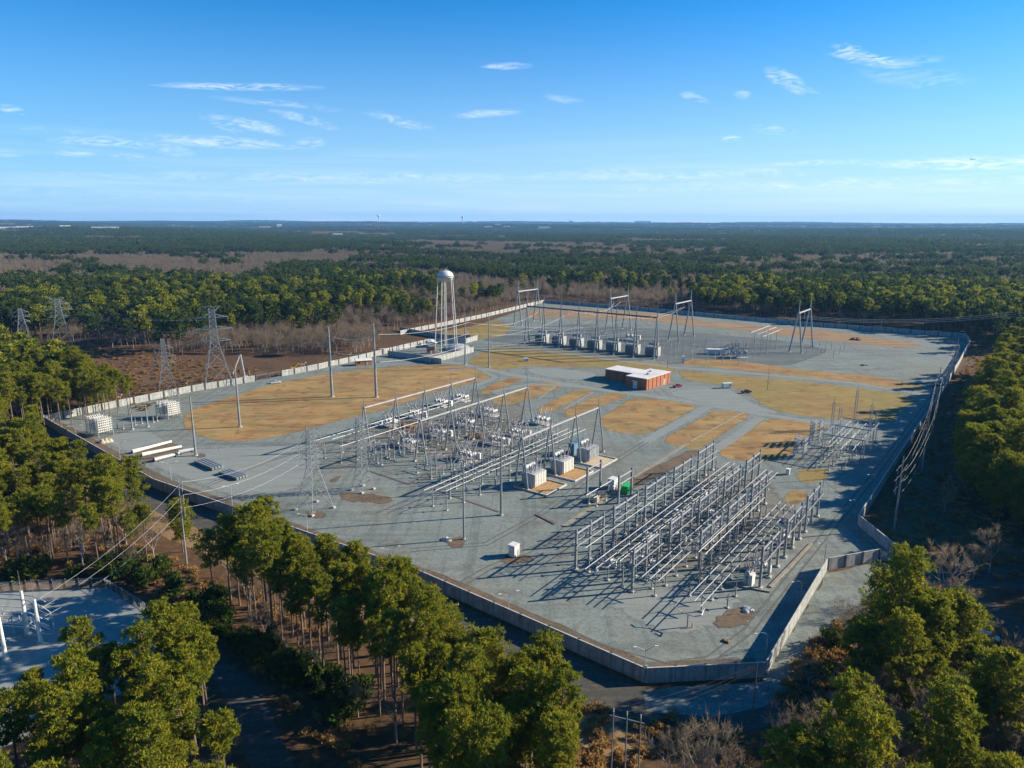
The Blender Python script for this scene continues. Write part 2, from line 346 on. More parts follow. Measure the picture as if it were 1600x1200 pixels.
def outline(pts, jit, step):
    """closed outline with an uneven edge, points every step metres"""
    o = []
    n = len(pts)
    for i in range(n):
        a = pts[i]; b = pts[(i + 1) % n]; m = max(1, int((b - a).length / step))
        for j in range(m):
            p = a.lerp(b, j / m)
            if jit:
                p = p + Vector((clumpnoise(p.x, p.y, .21, 1) + .6 * clumpnoise(p.x, p.y, .9, 2), clumpnoise(p.x, p.y, .23, 3) + .6 * clumpnoise(p.x, p.y, 1.1, 4), 0)) * jit
            o.append(p)
    return o
def smooth(pts, it=2, cut=4.5):
    """round each corner off by at most cut metres"""
    for k in range(it):
        q = []; c = cut / 2.2 ** k
        for i in range(len(pts)):
            a = pts[i]; b = pts[(i + 1) % len(pts)]; f = min(.3, c / max((b - a).length, .01)); q += [a.lerp(b, f), a.lerp(b, 1 - f)]
        pts = q
    return pts
FADED = {}
def faded(m):
    """the same surface thinning out raggedly towards its rim (attribute 'fade': 0 at the rim, 1 inside)"""
    if m in FADED: return FADED[m]
    k = MT[m].copy(); k.name = MT[m].name + '_thinning'; t = k.node_tree; b = t.nodes['Principled BSDF']; o = [n for n in t.nodes if n.type == 'OUTPUT_MATERIAL'][0]
    at = t.nodes.new("ShaderNodeAttribute"); at.attribute_name = 'fade'; tc = t.nodes.new("ShaderNodeTexCoord")
    n = t.nodes.new("ShaderNodeTexNoise"); n.inputs['Scale'].default_value = .55; n.inputs['Detail'].default_value = 6; n.inputs['Roughness'].default_value = .65; t.links.new(tc.outputs['Object'], n.inputs[0])
    v = mth(t, 'ADD', at.outputs['Fac'], mth(t, 'MULTIPLY', mth(t, 'SUBTRACT', n.outputs[0], .5), 1.9))
    mr = t.nodes.new("ShaderNodeMapRange"); mr.inputs[1].default_value = .32; mr.inputs[2].default_value = .68; t.links.new(v, mr.inputs[0])
    a = mth(t, 'MULTIPLY', mr.outputs[0], mth(t, 'MINIMUM', mth(t, 'MULTIPLY', at.outputs['Fac'], 5.0), 1.0))
    t.links.new(a, b.inputs['Alpha']); FADED[m] = k; return k
def sheet(name, pts, m, z, label, jit=0.0, step=2.0, sm=0, soft=0.0):
    if sm: pts = smooth(pts, sm)
    pts = [Vector((p.x, p.y, 0)) for p in pts]
    area = sum(pts[i].x * pts[(i + 1) % len(pts)].y - pts[(i + 1) % len(pts)].x * pts[i].y for i in range(len(pts)))
    if area < 0: pts = pts[::-1]
    raw = outline(pts, 0, step); n = len(raw); wide = 3
    jt = outline(pts, jit, step)
    bm = bmesh.new(); fd = bm.verts.layers.float.new('fade')
    vs = [bm.verts.new((p.x, p.y, z)) for p in jt]
    if soft:
        inn = []
        for i in range(n):
            d = raw[(i + wide) % n] - raw[i - wide]; d = d.normalized() if d.length > 1e-6 else Vector((1, 0, 0))
            p = raw[i] + Vector((-d.y, d.x, 0)) * soft; v = bm.verts.new((p.x, p.y, z)); v[fd] = 1.0; inn.append(v)
        for i in range(n):
            k = (i + 1) % n; bm.faces.new((vs[i], vs[k], inn[k], inn[i]))
        vs = inn
    else:
        for v in vs: v[fd] = 1.0
    es = []
    for i in range(n):
        a, b = vs[i], vs[(i + 1) % n]; e = bm.edges.get((a, b)) or bm.edges.new((a, b)); es.append(e)
    bmesh.ops.triangle_fill(bm, use_beauty=True, use_dissolve=False, edges=es, normal=(0, 0, 1))
    for f in bm.faces:
        f.normal_update()
        if f.normal.z < 0: f.normal_flip()
    me = bpy.data.meshes.new(name); bm.to_mesh(me); bm.free(); me.materials.append(faded(m) if soft else MT[m])
    o = bpy.data.objects.new(name, me); COL.objects.link(o)
    return tag(o, label, None, None, 'structure')
def P(*l): return [S(*p) for p in l]
def ribbon(name, pts, w, m, z, label, jit=.15):
    l, r = [], []
    pts = [Vector((p.x, p.y, 0)) for p in pts]
    for i, p in enumerate(pts):
        d = (pts[min(i + 1, len(pts) - 1)] - pts[max(i - 1, 0)]).normalized(); nrm = Vector((-d.y, d.x, 0)) * (w / 2)
        l.append(p + nrm); r.append(p - nrm)
    return sheet(name, l + r[::-1], m, z, label, jit, 2.0)

# main yard: inside the walls
YARD = [W(-21, -301), S(160, 641), S(300, 612), S(480, 580.5), S(620, 545), S(760, 503), S(850, 473), S(1000, 485), S(1250, 508), W(527, 12), W(489, 18.5), W(81, 20.5), W(61, 35), W(59, 29), W(45, 20), W(-11, 21), W(-27.4, 2.2), W(-25, -61), W(-31, -181)]
sheet('gravel_yard', YARD, 'gravel', .0, 'blue grey gravel surface of the walled yard', 0, 8)
# road outside the front wall and bank beyond
sheet('perimeter_road', [W(-29, -195), W(-33, -181), W(-26.5, -61), W(-29, 3), W(-12, 23), W(44, 21), W(57, 31), W(62, 37), W(75, 54), W(80, 75), W(72, 76), W(60, 56), W(50, 38), W(20, 34), W(-18, 32), W(-42, 12), W(-37, -61), W(-43, -181), W(-39, -245), W(-30, -300), W(-21, -303)], 'asphalt', -.02, 'dark perimeter road running outside the front wall', .3, 3)
sheet('grassy_bank', [W(-43, -181), W(-37, -61), W(-42, 12), W(-50, 6), W(-46, -61), W(-52, -181), W(-50, -245)], 'strawbank', -.03, 'straw coloured bank beside the perimeter road', .8, 2)
sheet('soil_verge', [W(-27.2, 2), W(-24.8, -61), W(-31, -181), W(-21, -300), W(-15, -300), W(-24.6, -181), W(-18.2, -61), W(-20.6, -1)], 'dirt', .0105, 'strip of bare soil along the inner face of the front wall', .35, 2)
sheet('soil_verge', [W(-27.0, 2.6), W(-11, 20.6), W(-6.2, 16.8), W(-20.6, -.4)], 'dirt', .0105, 'strip of bare soil along the inner face of the short corner wall', .35, 2)
sheet('gravel_apron', P((1192, 1064), (1291, 896), (1366, 879), (1404, 884), (1432, 902), (1400, 925), (1345, 942), (1310, 962), (1275, 1015), (1235, 1075), (1190, 1105), (1110, 1120), (1010, 1112), (1006, 1078)), 'gravel', -.01, 'gravel apron outside the sunlit corner wall', .5, 2)
sheet('access_road', P((1405, 882), (1450, 902), (1530, 952), (1610, 1018), (1700, 1095), (1740, 1085), (1650, 1010), (1560, 946), (1470, 893), (1425, 870)), 'asphalt', -.005, 'pale access road leaving the vehicle gate', .4, 3)  # pale road given dark asphalt, its colour standing for the tree shade
sheet('access_road', [S(410, 1075), S(430, 1130), S(460, 1200), S(500, 1300), S(400, 1310), S(390, 1200), S(370, 1120), S(330, 1060), S(270, 1000), S(300, 990), S(350, 1030)], 'asphalt', -.02, 'dark narrow road beside the small fenced substation', .6, 2)

# lawns
sheet('dry_lawn', P((283, 668), (286, 645), (330, 628), (405, 605), (470, 590), (560, 577), (640, 571), (700, 569), (748, 573), (774, 583), (765, 592), (742, 599), (690, 611), (600, 641), (520, 661), (480, 672), (420, 686), (365, 692), (325, 688)), 'lawn', 0.0126, 'large orange brown lawn below the two tallest single poles', .7, 2, 1, 1.6)
sheet('dry_lawn', P((752, 607), (790, 592), (815, 588), (822, 592), (800, 600), (775, 612), (750, 618)), 'lawn', 0.0132, 'small brown lawn behind the far end of the first gantry row', .6, 2, 2, 1.0)
sheet('dry_lawn', P((800, 611), (835, 598), (870, 597), (886, 602), (860, 612), (835, 622), (805, 633), (770, 633), (765, 622)), 'lawn', 0.0138, 'brown lawn at the far end of the second gantry row', .6, 2, 1, 1.6)
sheet('dry_lawn', P((835, 641), (870, 622), (905, 607), (932, 610), (900, 625), (868, 641), (845, 648)), 'lawn', 0.0144, 'narrow brown lawn strip with a pale kerb line', .5, 2, 1, 1.0)
sheet('dry_lawn', P((878, 642), (930, 619), (968, 612), (986, 618), (950, 631), (915, 647), (890, 656)), 'lawn', 0.0150, 'narrow brown lawn strip next to the big square lawn', .5, 2, 1, 1.0)
sheet('dry_lawn', P((932, 655), (985, 622), (1010, 621), (1096, 633), (1060, 655), (1020, 676), (1000, 681), (965, 676), (942, 672)), 'lawn', 0.0156, 'big square amber lawn in front of the brick building', .5, 2, 1, 1.6)
sheet('dry_lawn', P((1032, 686), (1118, 639), (1168, 645), (1174, 651), (1120, 686), (1092, 706), (1070, 701), (1045, 696)), 'lawn', 0.0162, 'brown lawn crossed by a cable trench lid', .5, 2, 1, 1.6)
sheet('dry_lawn', P((1118, 706), (1193, 655), (1240, 651), (1290, 659), (1297, 670), (1250, 690), (1237, 716), (1180, 724), (1130, 717)), 'lawn', 0.0168, 'amber lawn in front of the capacitor frames', .5, 2, 1, 1.6)
sheet('dry_lawn', P((728, 566), (765, 542), (830, 543), (940, 557), (1054, 571), (1058, 584), (1040, 582), (943, 574), (870, 574), (820, 572), (785, 579), (752, 576)), 'lawn_yellow', 0.0174, 'long yellow brown lawn in front of the rear transformer row', .6, 2, 1, 1.6)
sheet('dry_lawn', P((1056, 577), (1110, 583), (1200, 590), (1320, 603), (1425, 618), (1434, 629), (1405, 641), (1400, 662), (1355, 659), (1290, 655), (1225, 646), (1187, 633), (1178, 622), (1160, 611), (1140, 605), (1110, 599), (1068, 595)), 'lawn_yellow', 0.0180, 'long yellow lawn east of the brick building', .6, 2, 1, 1.6)
sheet('dry_lawn', P((1058, 570), (1083, 560), (1150, 563), (1250, 577), (1370, 588), (1446, 601), (1442, 612), (1380, 606), (1280, 593), (1180, 581), (1100, 573)), 'lawn', 0.0186, 'thin brown lawn strip between the two rear tracks', .5, 2, 1, 1.0)
sheet('dry_lawn', P((810, 491), (850, 481), (960, 485), (1060, 493), (1100, 502), (1300, 518), (1430, 536), (1445, 542), (1390, 543), (1320, 535), (1250, 528), (1150, 515), (1080, 509), (1000, 500), (900, 497), (830, 497)), 'lawn_pink', 0.0192, 'bleached grass at the back of the rear yard', 1.0, 3, 1, 1.6)
sheet('dry_lawn', P((680, 521), (740, 508), (775, 500), (801, 510), (787, 526), (742, 530), (715, 528)), 'lawn_yellow', 0.0198, 'round yellow lawn behind the water tower', .6, 2, 1, 1.6)
sheet('dry_lawn', P((1238, 738), (1268, 730), (1302, 735), (1292, 752), (1252, 757)), 'lawn_yellow', 0.0204, 'small green yellow lawn below the capacitor frames', .5, 1.5, 1, 1.0)
sheet('dry_lawn', P((1222, 771), (1250, 763), (1268, 773), (1256, 787), (1228, 792)), 'lawn', 0.0210, 'small rusty grass patch by the end of the bus gantries', .5, 1.5, 1, 1.0)
# rolled stone tracks
for pts, w, lab in (([(640, 562), (700, 566), (748, 574), (800, 586), (850, 594), (930, 608), (1020, 619), (1110, 633), (1200, 649), (1290, 662), (1370, 668)], 6, 'main pale stone track crossing the yard past the brick building'),
                    ([(1005, 692), (1040, 672), (1080, 651), (1106, 635)], 5, 'pale stone track between the square lawn and the trench lawn'),
                    ([(1105, 710), (1150, 682), (1188, 652)], 4.5, 'pale stone track leading to the bus gantries'),
                    ([(742, 548), (840, 547), (940, 560), (1050, 574), (1110, 578), (1200, 586), (1330, 598), (1440, 616)], 5, 'pale stone track along the front of the rear yard'),
                    ([(770, 612), (830, 600), (900, 604)], 4, 'short stone track behind the second gantry row'),
                    ([(700, 578), (745, 574), (775, 590), (740, 604)], 4, 'curving stone track behind the first gantry row')):
    zr_ = globals().get('zr_', .0265) + .0035; ribbon('stone_track', P(*pts), w, 'gravel_light', zr_, lab, .3)
sheet('stone_court', P((1075, 607), (1140, 606), (1185, 633), (1230, 648), (1180, 645), (1100, 630), (1040, 617), (1050, 610)), 'gravel_light', .02, 'pale stone court beside the brick building', .5, 2, 1, 2.0)
sheet('stone_court', P((820, 575), (870, 575), (935, 582), (930, 595), (870, 592), (825, 583)), 'gravel_light', .02, 'pale stone court west of the brick building', .8, 2, 1, 2.0)
for pts, m_, lab in (([(745, 532), (820, 512), (900, 506), (1000, 512), (1120, 522), (1260, 536), (1300, 548), (1240, 572), (1130, 570), (1060, 568), (940, 554), (840, 541)], 'gravel_dark', 'dark ballast under the rear transformer yard'),
                 ([(935, 858), (1000, 800), (1100, 728), (1180, 728), (1240, 790), (1265, 830), (1185, 905), (1090, 895), (1010, 900)], 'gravel_brown', 'muddy gravel under the front bus gantries'),
                 ([(500, 695), (570, 668), (660, 640), (745, 605), (800, 622), (830, 640), (800, 680), (760, 720), (700, 728), (620, 700)], 'gravel_brown', 'muddy gravel under the breaker yard'),
                 ([(905, 925), (1000, 985), (1060, 1003), (1120, 992), (1180, 945), (1150, 922), (1020, 910)], 'gravel_light', 'paler gravel in front of the bus gantries'),
                 ([(140, 686), (230, 664), (290, 700), (420, 694), (500, 690), (520, 712), (470, 770), (360, 782), (240, 735)], 'gravel_light', 'paler gravel around the lying steel poles')):
    zz_ = globals().get('zz_', .002) + .0015; sheet('gravel_surface', smooth(P(*pts), 2), m_, zz_, lab, 1.0, 1.5, 0, 4.5)
MT['wheel_track'] = ground_mat('wheel_track', [((1, 1), .5, 5, .4, .6, (.10, .10, .085), .9)], (.125, .125, .108))
zt_ = .035
for pts, lab in (([(150, 700), (250, 745), (400, 815), (560, 880), (700, 925), (850, 975), (960, 1018), (1040, 1040)], 'worn wheel tracks along the inside of the front wall'),
                 ([(1040, 1040), (1110, 1030), (1170, 985), (1225, 915), (1290, 835), (1360, 750), (1420, 670), (1465, 610)], 'worn wheel tracks along the yard road by the right wall'),
                 ([(640, 860), (760, 850), (850, 800), (930, 740), (1010, 690)], 'worn wheel tracks between the transformers and the bus yard'),
                 ([(320, 760), (420, 720), (520, 690)], 'worn wheel tracks from the steel beams towards the lawn'),
                 ([(700, 925), (760, 890), (850, 850), (900, 815)], 'worn wheel tracks passing the white hut')):
    pp = [Vector((p.x, p.y, 0)) for p in P(*pts)]
    for off in (-1.0, 1.0):
        l, r = [], []
        for i, p in enumerate(pp):
            d = (pp[min(i + 1, len(pp) - 1)] - pp[max(i - 1, 0)]).normalized(); nn = Vector((-d.y, d.x, 0)); l.append(p + nn * (off + .38)); r.append(p + nn * (off - .38))
        zt_ += .0012; sheet('wheel_track', l + r[::-1], 'wheel_track', zt_, lab, .12, 1.5, 0, .3)
# bare soil marks
for pts, lab in (([(470, 800), (490, 795), (515, 800), (512, 810), (485, 812)], 'bare soil under the lattice tower nearest the front wall'),
                 ([(525, 770), (545, 768), (600, 772), (620, 780), (605, 790), (570, 785), (535, 785)], 'dark soil stain around the second lattice tower'),
                 ([(515, 748), (530, 741), (538, 744), (525, 755), (513, 755)], 'rusty soil smear behind the lattice towers'),
                 ([(205, 705), (240, 690), (285, 692), (290, 708), (250, 722), (215, 722)], 'brown soil around the steel poles lying on the gravel'),
                 ([(300, 712), (318, 706), (328, 712), (310, 718)], 'soil at the foot of the pole by the steel tubes'),
                 ([(690, 838), (728, 838), (735, 846), (715, 862), (695, 852)], 'soil heap at the foot of the front pole'),
                 ([(775, 875), (800, 862), (840, 870), (835, 880), (790, 885)], 'orange soil around the small white hut'),
                 ([(1120, 955), (1165, 945), (1190, 958), (1160, 985), (1105, 985)], 'tan soil near the gate wall'),
                 ([(690, 918), (705, 917), (712, 927), (695, 925)], 'pale clay patch inside the front wall'),
                 ([(920, 770), (985, 745), (1040, 720), (1080, 700), (1100, 708), (1050, 735), (1000, 762), (940, 785)], 'rusty brown soil beside the cable trench'),
                 ([(600, 660), (640, 655), (680, 668), (640, 680), (600, 675)], 'brown soil among the breakers of the first row')):
    zs_ = globals().get('zs_', .05) + .0035; sheet('bare_soil', smooth(P(*pts), 1), 'dirt', zs_, lab, .5, 1.0, 0, 1.6)

# ------------------------------------------------------------------ security walls
WALL_H = 3.3
def wall(pts, label, post_side=None, step=7.5, h=WALL_H, name='security_wall', m='wall_panel', group=None):
    root = thing(name, label, 'wall', pts[0], 0, group)
    b = MB(); o = pts[0]; loc = [Vector((p.x - o.x, p.y - o.y, 0)) for p in pts]
    for i in range(len(loc) - 1):
        a, c = loc[i], loc[i + 1]; d = (c - a); ln = d.length; n = max(1, round(ln / step)); ang = math.atan2(d.y, d.x)
        for j in range(n):
            p = a.lerp(c, (j + .5) / n); b.box((p.x, p.y, h / 2 - .2), (ln / n - .10, .22, h + .4), ang)
    b.build('wall_panels', m, root)
    cp = MB()
    for i in range(len(loc) - 1): cp.bar(loc[i] + Vector((0, 0, h + .06)), loc[i + 1] + Vector((0, 0, h + .06)), .30, .12)
    cp.build('coping', 'concrete', root)
    if post_side is not None:
        proto = None
        for i in range(len(loc) - 1):
            a, c = loc[i], loc[i + 1]; d = (c - a); ln = d.length; n = max(1, round(ln / step)); ang = math.atan2(d.y, d.x)
            nrm = Vector((-d.y, d.x, 0)).normalized() * post_side
            for j in range(n + 1 if i == len(loc) - 2 else n):
                p = a.lerp(c, j / n) + nrm * .24
                if proto is None: proto = MB().box((0, 0, h / 2 + .05), (.55, .3, h + .3)).build('post', 'post_dark', root, p, ang)
                else:
                    q = proto.copy(); COL.objects.link(q); q.parent = root; q.location = p; q.rotation_euler = (0, 0, ang)
    return root
wall([W(-21, -301), S(160, 641), S(300, 612), S(400, 595.5)], 'sunlit pale security wall with dark posts behind the white capacitor racks', -1, 8)
wall([S(440, 588), S(480, 580.5), S(560, 563), S(620, 548), S(672, 536)], 'sunlit pale security wall beside the orange shed, between gate and tank compound', -1, 8)
wall([S(625, 523), S(690, 510), S(760, 495), S(850, 473)], 'sunlit pale security wall running away behind the water tower', -1, 9)
wall([S(850, 473), S(1000, 485), S(1250, 508), W(527, 12)], 'long shaded security wall along the foot of the rear woods', -1, 10)
wall([W(527, 12), W(489, 17.5), W(396, 19), W(262, 20.3)], 'far security wall beside the pine wood, its outer face lit white', None, 10)
wall([W(262, 20.3), W(168.5, 20), W(120, 20), W(81, 20)], 'shaded security wall in the shadow of the pine wood beside the power line', None, 8)
wall([W(81, 20), W(61, 35.5)], 'blue shaded gate wing wall angled towards the power line', 1, 5)
wall([W(59, 29.5), W(44.8, 19.6)], 'blue shaded low gate wall joining the sunlit corner wall', 1, 5)
wall([W(44.8, 19.6), W(-11, 20.8)], 'bright sunlit corner wall by the vehicle gate casting a wide shadow', None, 6)
wall([W(-11, 20.8), W(-27.4, 2.1)], 'short shaded corner wall facing the camera', -1, 6)
wall([W(-27.4, 2.1), W(-24.9, -61), W(-31.9, -181), W(-21, -301)], 'very long shaded front wall behind the foreground pines', -1, 8)
wall([S(652, 560), S(672, 566.5), S(690, 569)], 'shaded near wall of the tank compound', None, 5, 3.6)
wall([S(606, 556), S(652, 562), S(674, 567.5)], 'dark shaded side wall of the tank compound facing the orange shed', None, 5, 3.6)
wall([S(675, 567), S(715, 557), S(740, 550)], 'sunlit front wall of the tank compound with grey posts', 1, 4, 3.6)
wall([S(672, 536), S(690, 537.5), S(728, 536.5), S(746, 531)], 'white back wall of the tank compound', 1, 5, 3.6)
wall([S(625, 517), S(660, 524), S(700, 530), S(735, 530)], 'dark shaded angled wall behind the tank compound', None, 6, 3.4)
t = thing('sliding_gate', 'closed grey sliding gate in the sunlit wall beside the parked boom lift', 'gate', S(400, 595.5))
_d = S(440, 588) - S(400, 595.5); _a = math.atan2(_d.y, _d.x)
MB().bar((0, 0, 3.2), _d + Vector((0, 0, 3.2)), .12).bar((0, 0, .2), _d + Vector((0, 0, .2)), .12).build('gate_frame', 'steel', t)
g = MB()
for i in range(24): g.tube(_d * (i / 23) + Vector((0, 0, .2)), _d * (i / 23) + Vector((0, 0, 3.2)), .06, n=4)
g.build('gate_bars', 'steel', t)
for k in (0, .5, 1): MB().box((_d.x * k, _d.y * k, 1.8), (.5, .5, 3.6), _a).build('gate_post', 'post_dark', t)
t = thing('vehicle_gate', 'grey horizontal sliding vehicle gate at the shaded entrance', 'gate', W(59, 29.5))
_d = W(60.6, 34) - W(59, 29.5)
g = MB()
for k in range(7): g.bar(Vector((0, 0, .3 + k * .4)), _d + Vector((0, 0, .3 + k * .4)), .08, .22)
g.build('gate_panel', 'steel', t)
for k in (0, 1): MB().box((_d.x * k, _d.y * k, 1.6), (.4, .4, 3.2)).build('gate_post', 'post_dark', t)

# ------------------------------------------------------------------ yard lamps
def lamp_twin():
    t = thing('yard_lamp', '', 'lamp post', (0, 0, 0), 0, 'lamp posts along the yard wall')
    MB().tube((0, 0, 0), (0, 0, 6.3), .09, .06, 6).build('pole', 'steel_light', t)
    for s in (-1, 1):
        arm = MB().path([(0, 0, 6.0), (s * .8, 0, 6.5), (s * 1.9, 0, 6.9)], .05, 5).build('arm', 'steel_light', t)
        MB().box((s * 2.2, 0, 6.93), (.75, .32, .16)).build('lamp_head', 'white', arm)
    return t
lt = lamp_twin()
LP = [((120, 690), 'double armed lamp post nearest the left corner of the yard', 0), ((188, 717), 'double armed lamp post in front of the lying steel poles', 0), ((268, 751), 'double armed lamp post nearest the two stacks of blue steel beams', 0),
      ((363, 789), 'double armed lamp post beneath the three conductors', 0), ((481, 836), 'double armed lamp post in front of the lattice tower', 0),
      ((612, 893), 'double armed lamp post at the wall near the tallest foreground pines', 0), ((795, 968), 'double armed lamp post opposite the front ends of the bus gantries', 0), ((1007, 1058), 'double armed lamp post at the near corner of the wall', .6)]
for i, (p, lab, dz) in enumerate(LP):
    q = S(*p)
    if i == 0: lt.location = q; lt.rotation_euler = (0, 0, AX - math.pi / 2 + 1.0); lt['label'] = lab
    else: dup(lt, q, AX - math.pi / 2 + rnd.uniform(.6, 1.3), lab)
def lamp_single():
    t = thing('yard_lamp', '', 'lamp post', (0, 0, 0), 0, 'lamp posts along the yard wall')
    MB().tube((0, 0, 0), (0, 0, 6.2), .08, .06, 6).build('pole', 'steel', t)
    arm = MB().path([(0, 0, 6.1), (-.5, 0, 6.8), (-1.4, 0, 7.1), (-2.4, 0, 7.0)], .05, 5).build('arm', 'steel', t)
    MB().box((-2.6, 0, 6.95), (.7, .3, .15)).build('lamp_head', 'white', arm)
    return t
l1 = lamp_single(); l1.location = W(-6, 19.3); l1.rotation_euler = (0, 0, .2); l1['label'] = 'curved arm lamp at the near end of the sunlit corner wall'
dup(l1, W(21, 19.0), .25, 'curved arm lamp halfway along the sunlit corner wall'); dup(l1, W(47, 18.4), .4, 'curved arm lamp at the shaded gate wall')
dup(l1, W(84, 18.6), .3, 'curved arm lamp where the gate wing wall begins'); dup(l1, W(112, 18.7), .2, 'curved arm lamp beside the first steel pole of the power line'); dup(l1, W(166, 18.6), .2, 'curved arm lamp beside the second steel pole of the power line')
for px, py, lab in ((190, 637, 'slim lamp behind the white capacitor rack near the yard corner'), (294, 614, 'slim lamp at the wall before the smaller lattice tower'), (391, 597, 'slim lamp beside the boom lift'), (476, 582, 'slim lamp by the yellow excavator'), (548, 566, 'slim lamp at the wall left of the orange shed')):
    dup(lt, S(px, py + 3), 1.2 + rnd.random(), lab)

# ------------------------------------------------------------------ single poles
def monopole(loc, h, r, label, arms=(), top=2.0, name='steel_pole', m='steel', side=0.0, cat='pole', base=True):
    t = thing(name, label, cat, loc)
    MB().tube((0, 0, 0), (0, 0, h), r, r * .45, 12).build('shaft', m, t)
    if base: MB().tube((0, 0, -.1), (0, 0, .35), r * 1.7, n=12).build('base', 'concrete', t)
    ca, sa = math.cos(side), math.sin(side)
    for z, ln in arms:
        a = MB().bar((0, 0, z), (ca * ln, sa * ln, z + .35), .16).build('bracket', m, t)
        MB().insul((ca * ln, sa * ln, z + .3), (ca * ln * .9, sa * ln * .9, z - 2.2), .13, 5, 6).build('insulator', 'insul', a)
    if top: MB().tube((0, 0, h), (0, 0, h + top), .06, .03, 5).build('spike', 'steel', t)
    return t
def wire(name, pts, sag, label, r=.03, m='wire', group='overhead conductors', cat='cable'):
    q = []
    for i in range(len(pts) - 1):
        a, b = Vector(pts[i]), Vector(pts[i + 1]); n = 14
        for j in range(n + (1 if i == len(pts) - 2 else 0)):
            t = j / n; p = a.lerp(b, t); p.z -= sag * 4 * t * (1 - t); q.append(p)
    o = MB().path(q, r, 4).build(name, m); return tag(o, label, cat, group)

pA, pB, pC, pD = S(519, 620), S(588, 620.5), S(727, 570), S(764, 574)
monopole(pA, 37, .75, 'very tall tapered grey pole at the left end of the long lawn', [(31.5, 2.6), (23.5, 2.6), (16.5, 2.6)], 2, side=0)
monopole(pB, 39, .75, 'very tall tapered grey pole standing right of its twin on the lawn', [(33, 2.6), (25.5, 2.6), (18.5, 2.6)], 2, side=0)
monopole(pC, 34, .55, 'slender tall pole right beside the water tower legs', [(27, 2.2), (20, 2.2), (13, 2.2)], 2, side=.4)
monopole(pD, 34, .5, 'slender tall pole at the bend of the stone track', [(27, 2.2), (20, 2.2), (13, 2.2)], 2, side=.4)
monopole(S(375, 667), 27.5, .55, 'grey pole on the near edge of the big lawn', [], 1)
monopole(S(306, 712), 24, .5, 'grey pole beside the three lying steel tubes', [], 1)
monopole(S(725, 843), 21.5, .33, 'slim grey pole nearest the front wall with a soil heap at its foot', [], .6)
monopole(S(783, 805), 27, .42, 'taller grey pole in front of the transformers', [], .8)
monopole(S(720, 776) , 7, .1, 'short thin mast behind the slim grey pole', [], 0, base=False)
monopole(S(207, 671), 9.5, .42, 'thick grey stub pole on the left between the capacitor racks', [], 0)
monopole(S(231, 667), 9.8, .42, 'thick grey stub pole on the right between the capacitor racks', [], 0)
monopole(S(129, 672), 11, .16, 'thin pole left of the first white capacitor rack', [], 0, base=False)
monopole(S(283, 650), 10, .12, 'thin mast right of the second white capacitor rack', [], 0, base=False)
monopole(S(1199, 610), 13, .14, 'dark wooden pole on the yellow lawn beyond the white trailer', [], 0, 'utility_pole', 'wood', base=False)
monopole(S(1043, 575), 9, .14, 'dark wooden pole behind the brick building', [], 0, 'utility_pole', 'wood', base=False)
monopole(S(1286, 760), 7, .08, 'thin black post by the small green yellow lawn', [], 0, 'thin_post', 'black', base=False)
def at(p, z, dx=0, dy=0): return Vector((p.x + dx, p.y + dy, z))
for k, (za, zb, zc) in enumerate(((31.6, 33.2, 27.2), (23.6, 25.7, 20.2), (16.6, 18.7, 13.2))):
    wire('conductor', [at(pA, za, 2.5), at(pB, zb, 2.5), at(pC, zc, 2), W(300, -190 + 14 * k, 17)], 2.0, '%s pale conductor strung from the very tall lawn poles towards the rear yard' % ['topmost', 'middle', 'lowest'][k], .07)
for k in range(4):
    wire('conductor', [at(pD, [27, 20, 13, 24][k], 2), W(290, -240 + 26 * k, 26)], 3.5, '%s conductor from the track bend pole to the rear gantry row' % ['topmost', 'third', 'lowest', 'second'][k], .06)

# ------------------------------------------------------------------ lattice pylons
def pylon(loc, h, base, waist_z, waist, arms, rot, label, peaks=False, m='steel_light', mem=.11, strings=True):
    t = thing('lattice_tower', label, 'pylon', loc, rot)
    b = MB()
    def half(z): return base / 2 + (waist / 2 - base / 2) * min(z / waist_z, 1) if z <= waist_z else waist / 2 * (1 - .35 * (z - waist_z) / (h - waist_z))
    zs = [0]; 
    while zs[-1] < h - .1:
        zs.append(min(h, zs[-1] + max(1.5, half(zs[-1]) * 1.55)))
    cor = lambda z: [Vector((sx * half(z), sy * half(z), z)) for sx, sy in ((-1, -1), (1, -1), (1, 1), (-1, 1))]
    for i in range(len(zs) - 1):
        c0, c1 = cor(zs[i]), cor(zs[i + 1])
        for k in range(4):
            b.bar(c0[k], c1[k], mem * 1.6)
            k2 = (k + 1) % 4
            b.bar(c0[k], c1[k2], mem); b.bar(c0[k2], c1[k], mem)
            if i: b.bar(c0[k], c0[k2], mem)
    b.build('tower_body', m, t)
    for z, ln in arms:
        hf = half(z)
        for s in (-1, 1):
            a = MB(); tip = Vector((s * ln, 0, z))
            for sy in (-1, 1):
                a.bar((s * hf, sy * hf, z), tip, mem); a.bar((s * hf, sy * hf, z + 1.7), tip, mem)
                for q in (.33, .66):
                    p0 = Vector((s * hf, sy * hf, z)).lerp(tip, q); p1 = Vector((s * hf, sy * hf, z + 1.7)).lerp(tip, q); a.bar(p0, p1, mem * .8)
            ao = a.build('crossarm', m, t)
            if strings: MB().insul(tip, tip + Vector((0, 0, -2.6)), .14, 5, 6).build('insulator', 'insul', ao)
    if peaks:
        a = MB()
        for s in (-1, 1):
            for sy in (-1, 1): a.bar((half(h) * s, half(h) * sy, h - 1.5), (s * 4.6, 0, h + 1.2), mem)
            a.bar((s * 4.6, 0, h + 1.2), (0, 0, h + .6), mem)
        a.build('earth_wire_peak', m, t)
    for c in cor(0): MB().box((c.x, c.y, .25), (.9, .9, .6)).build('footing', 'concrete', t)
    return t
p1, p2 = S(492, 795), S(567, 765)
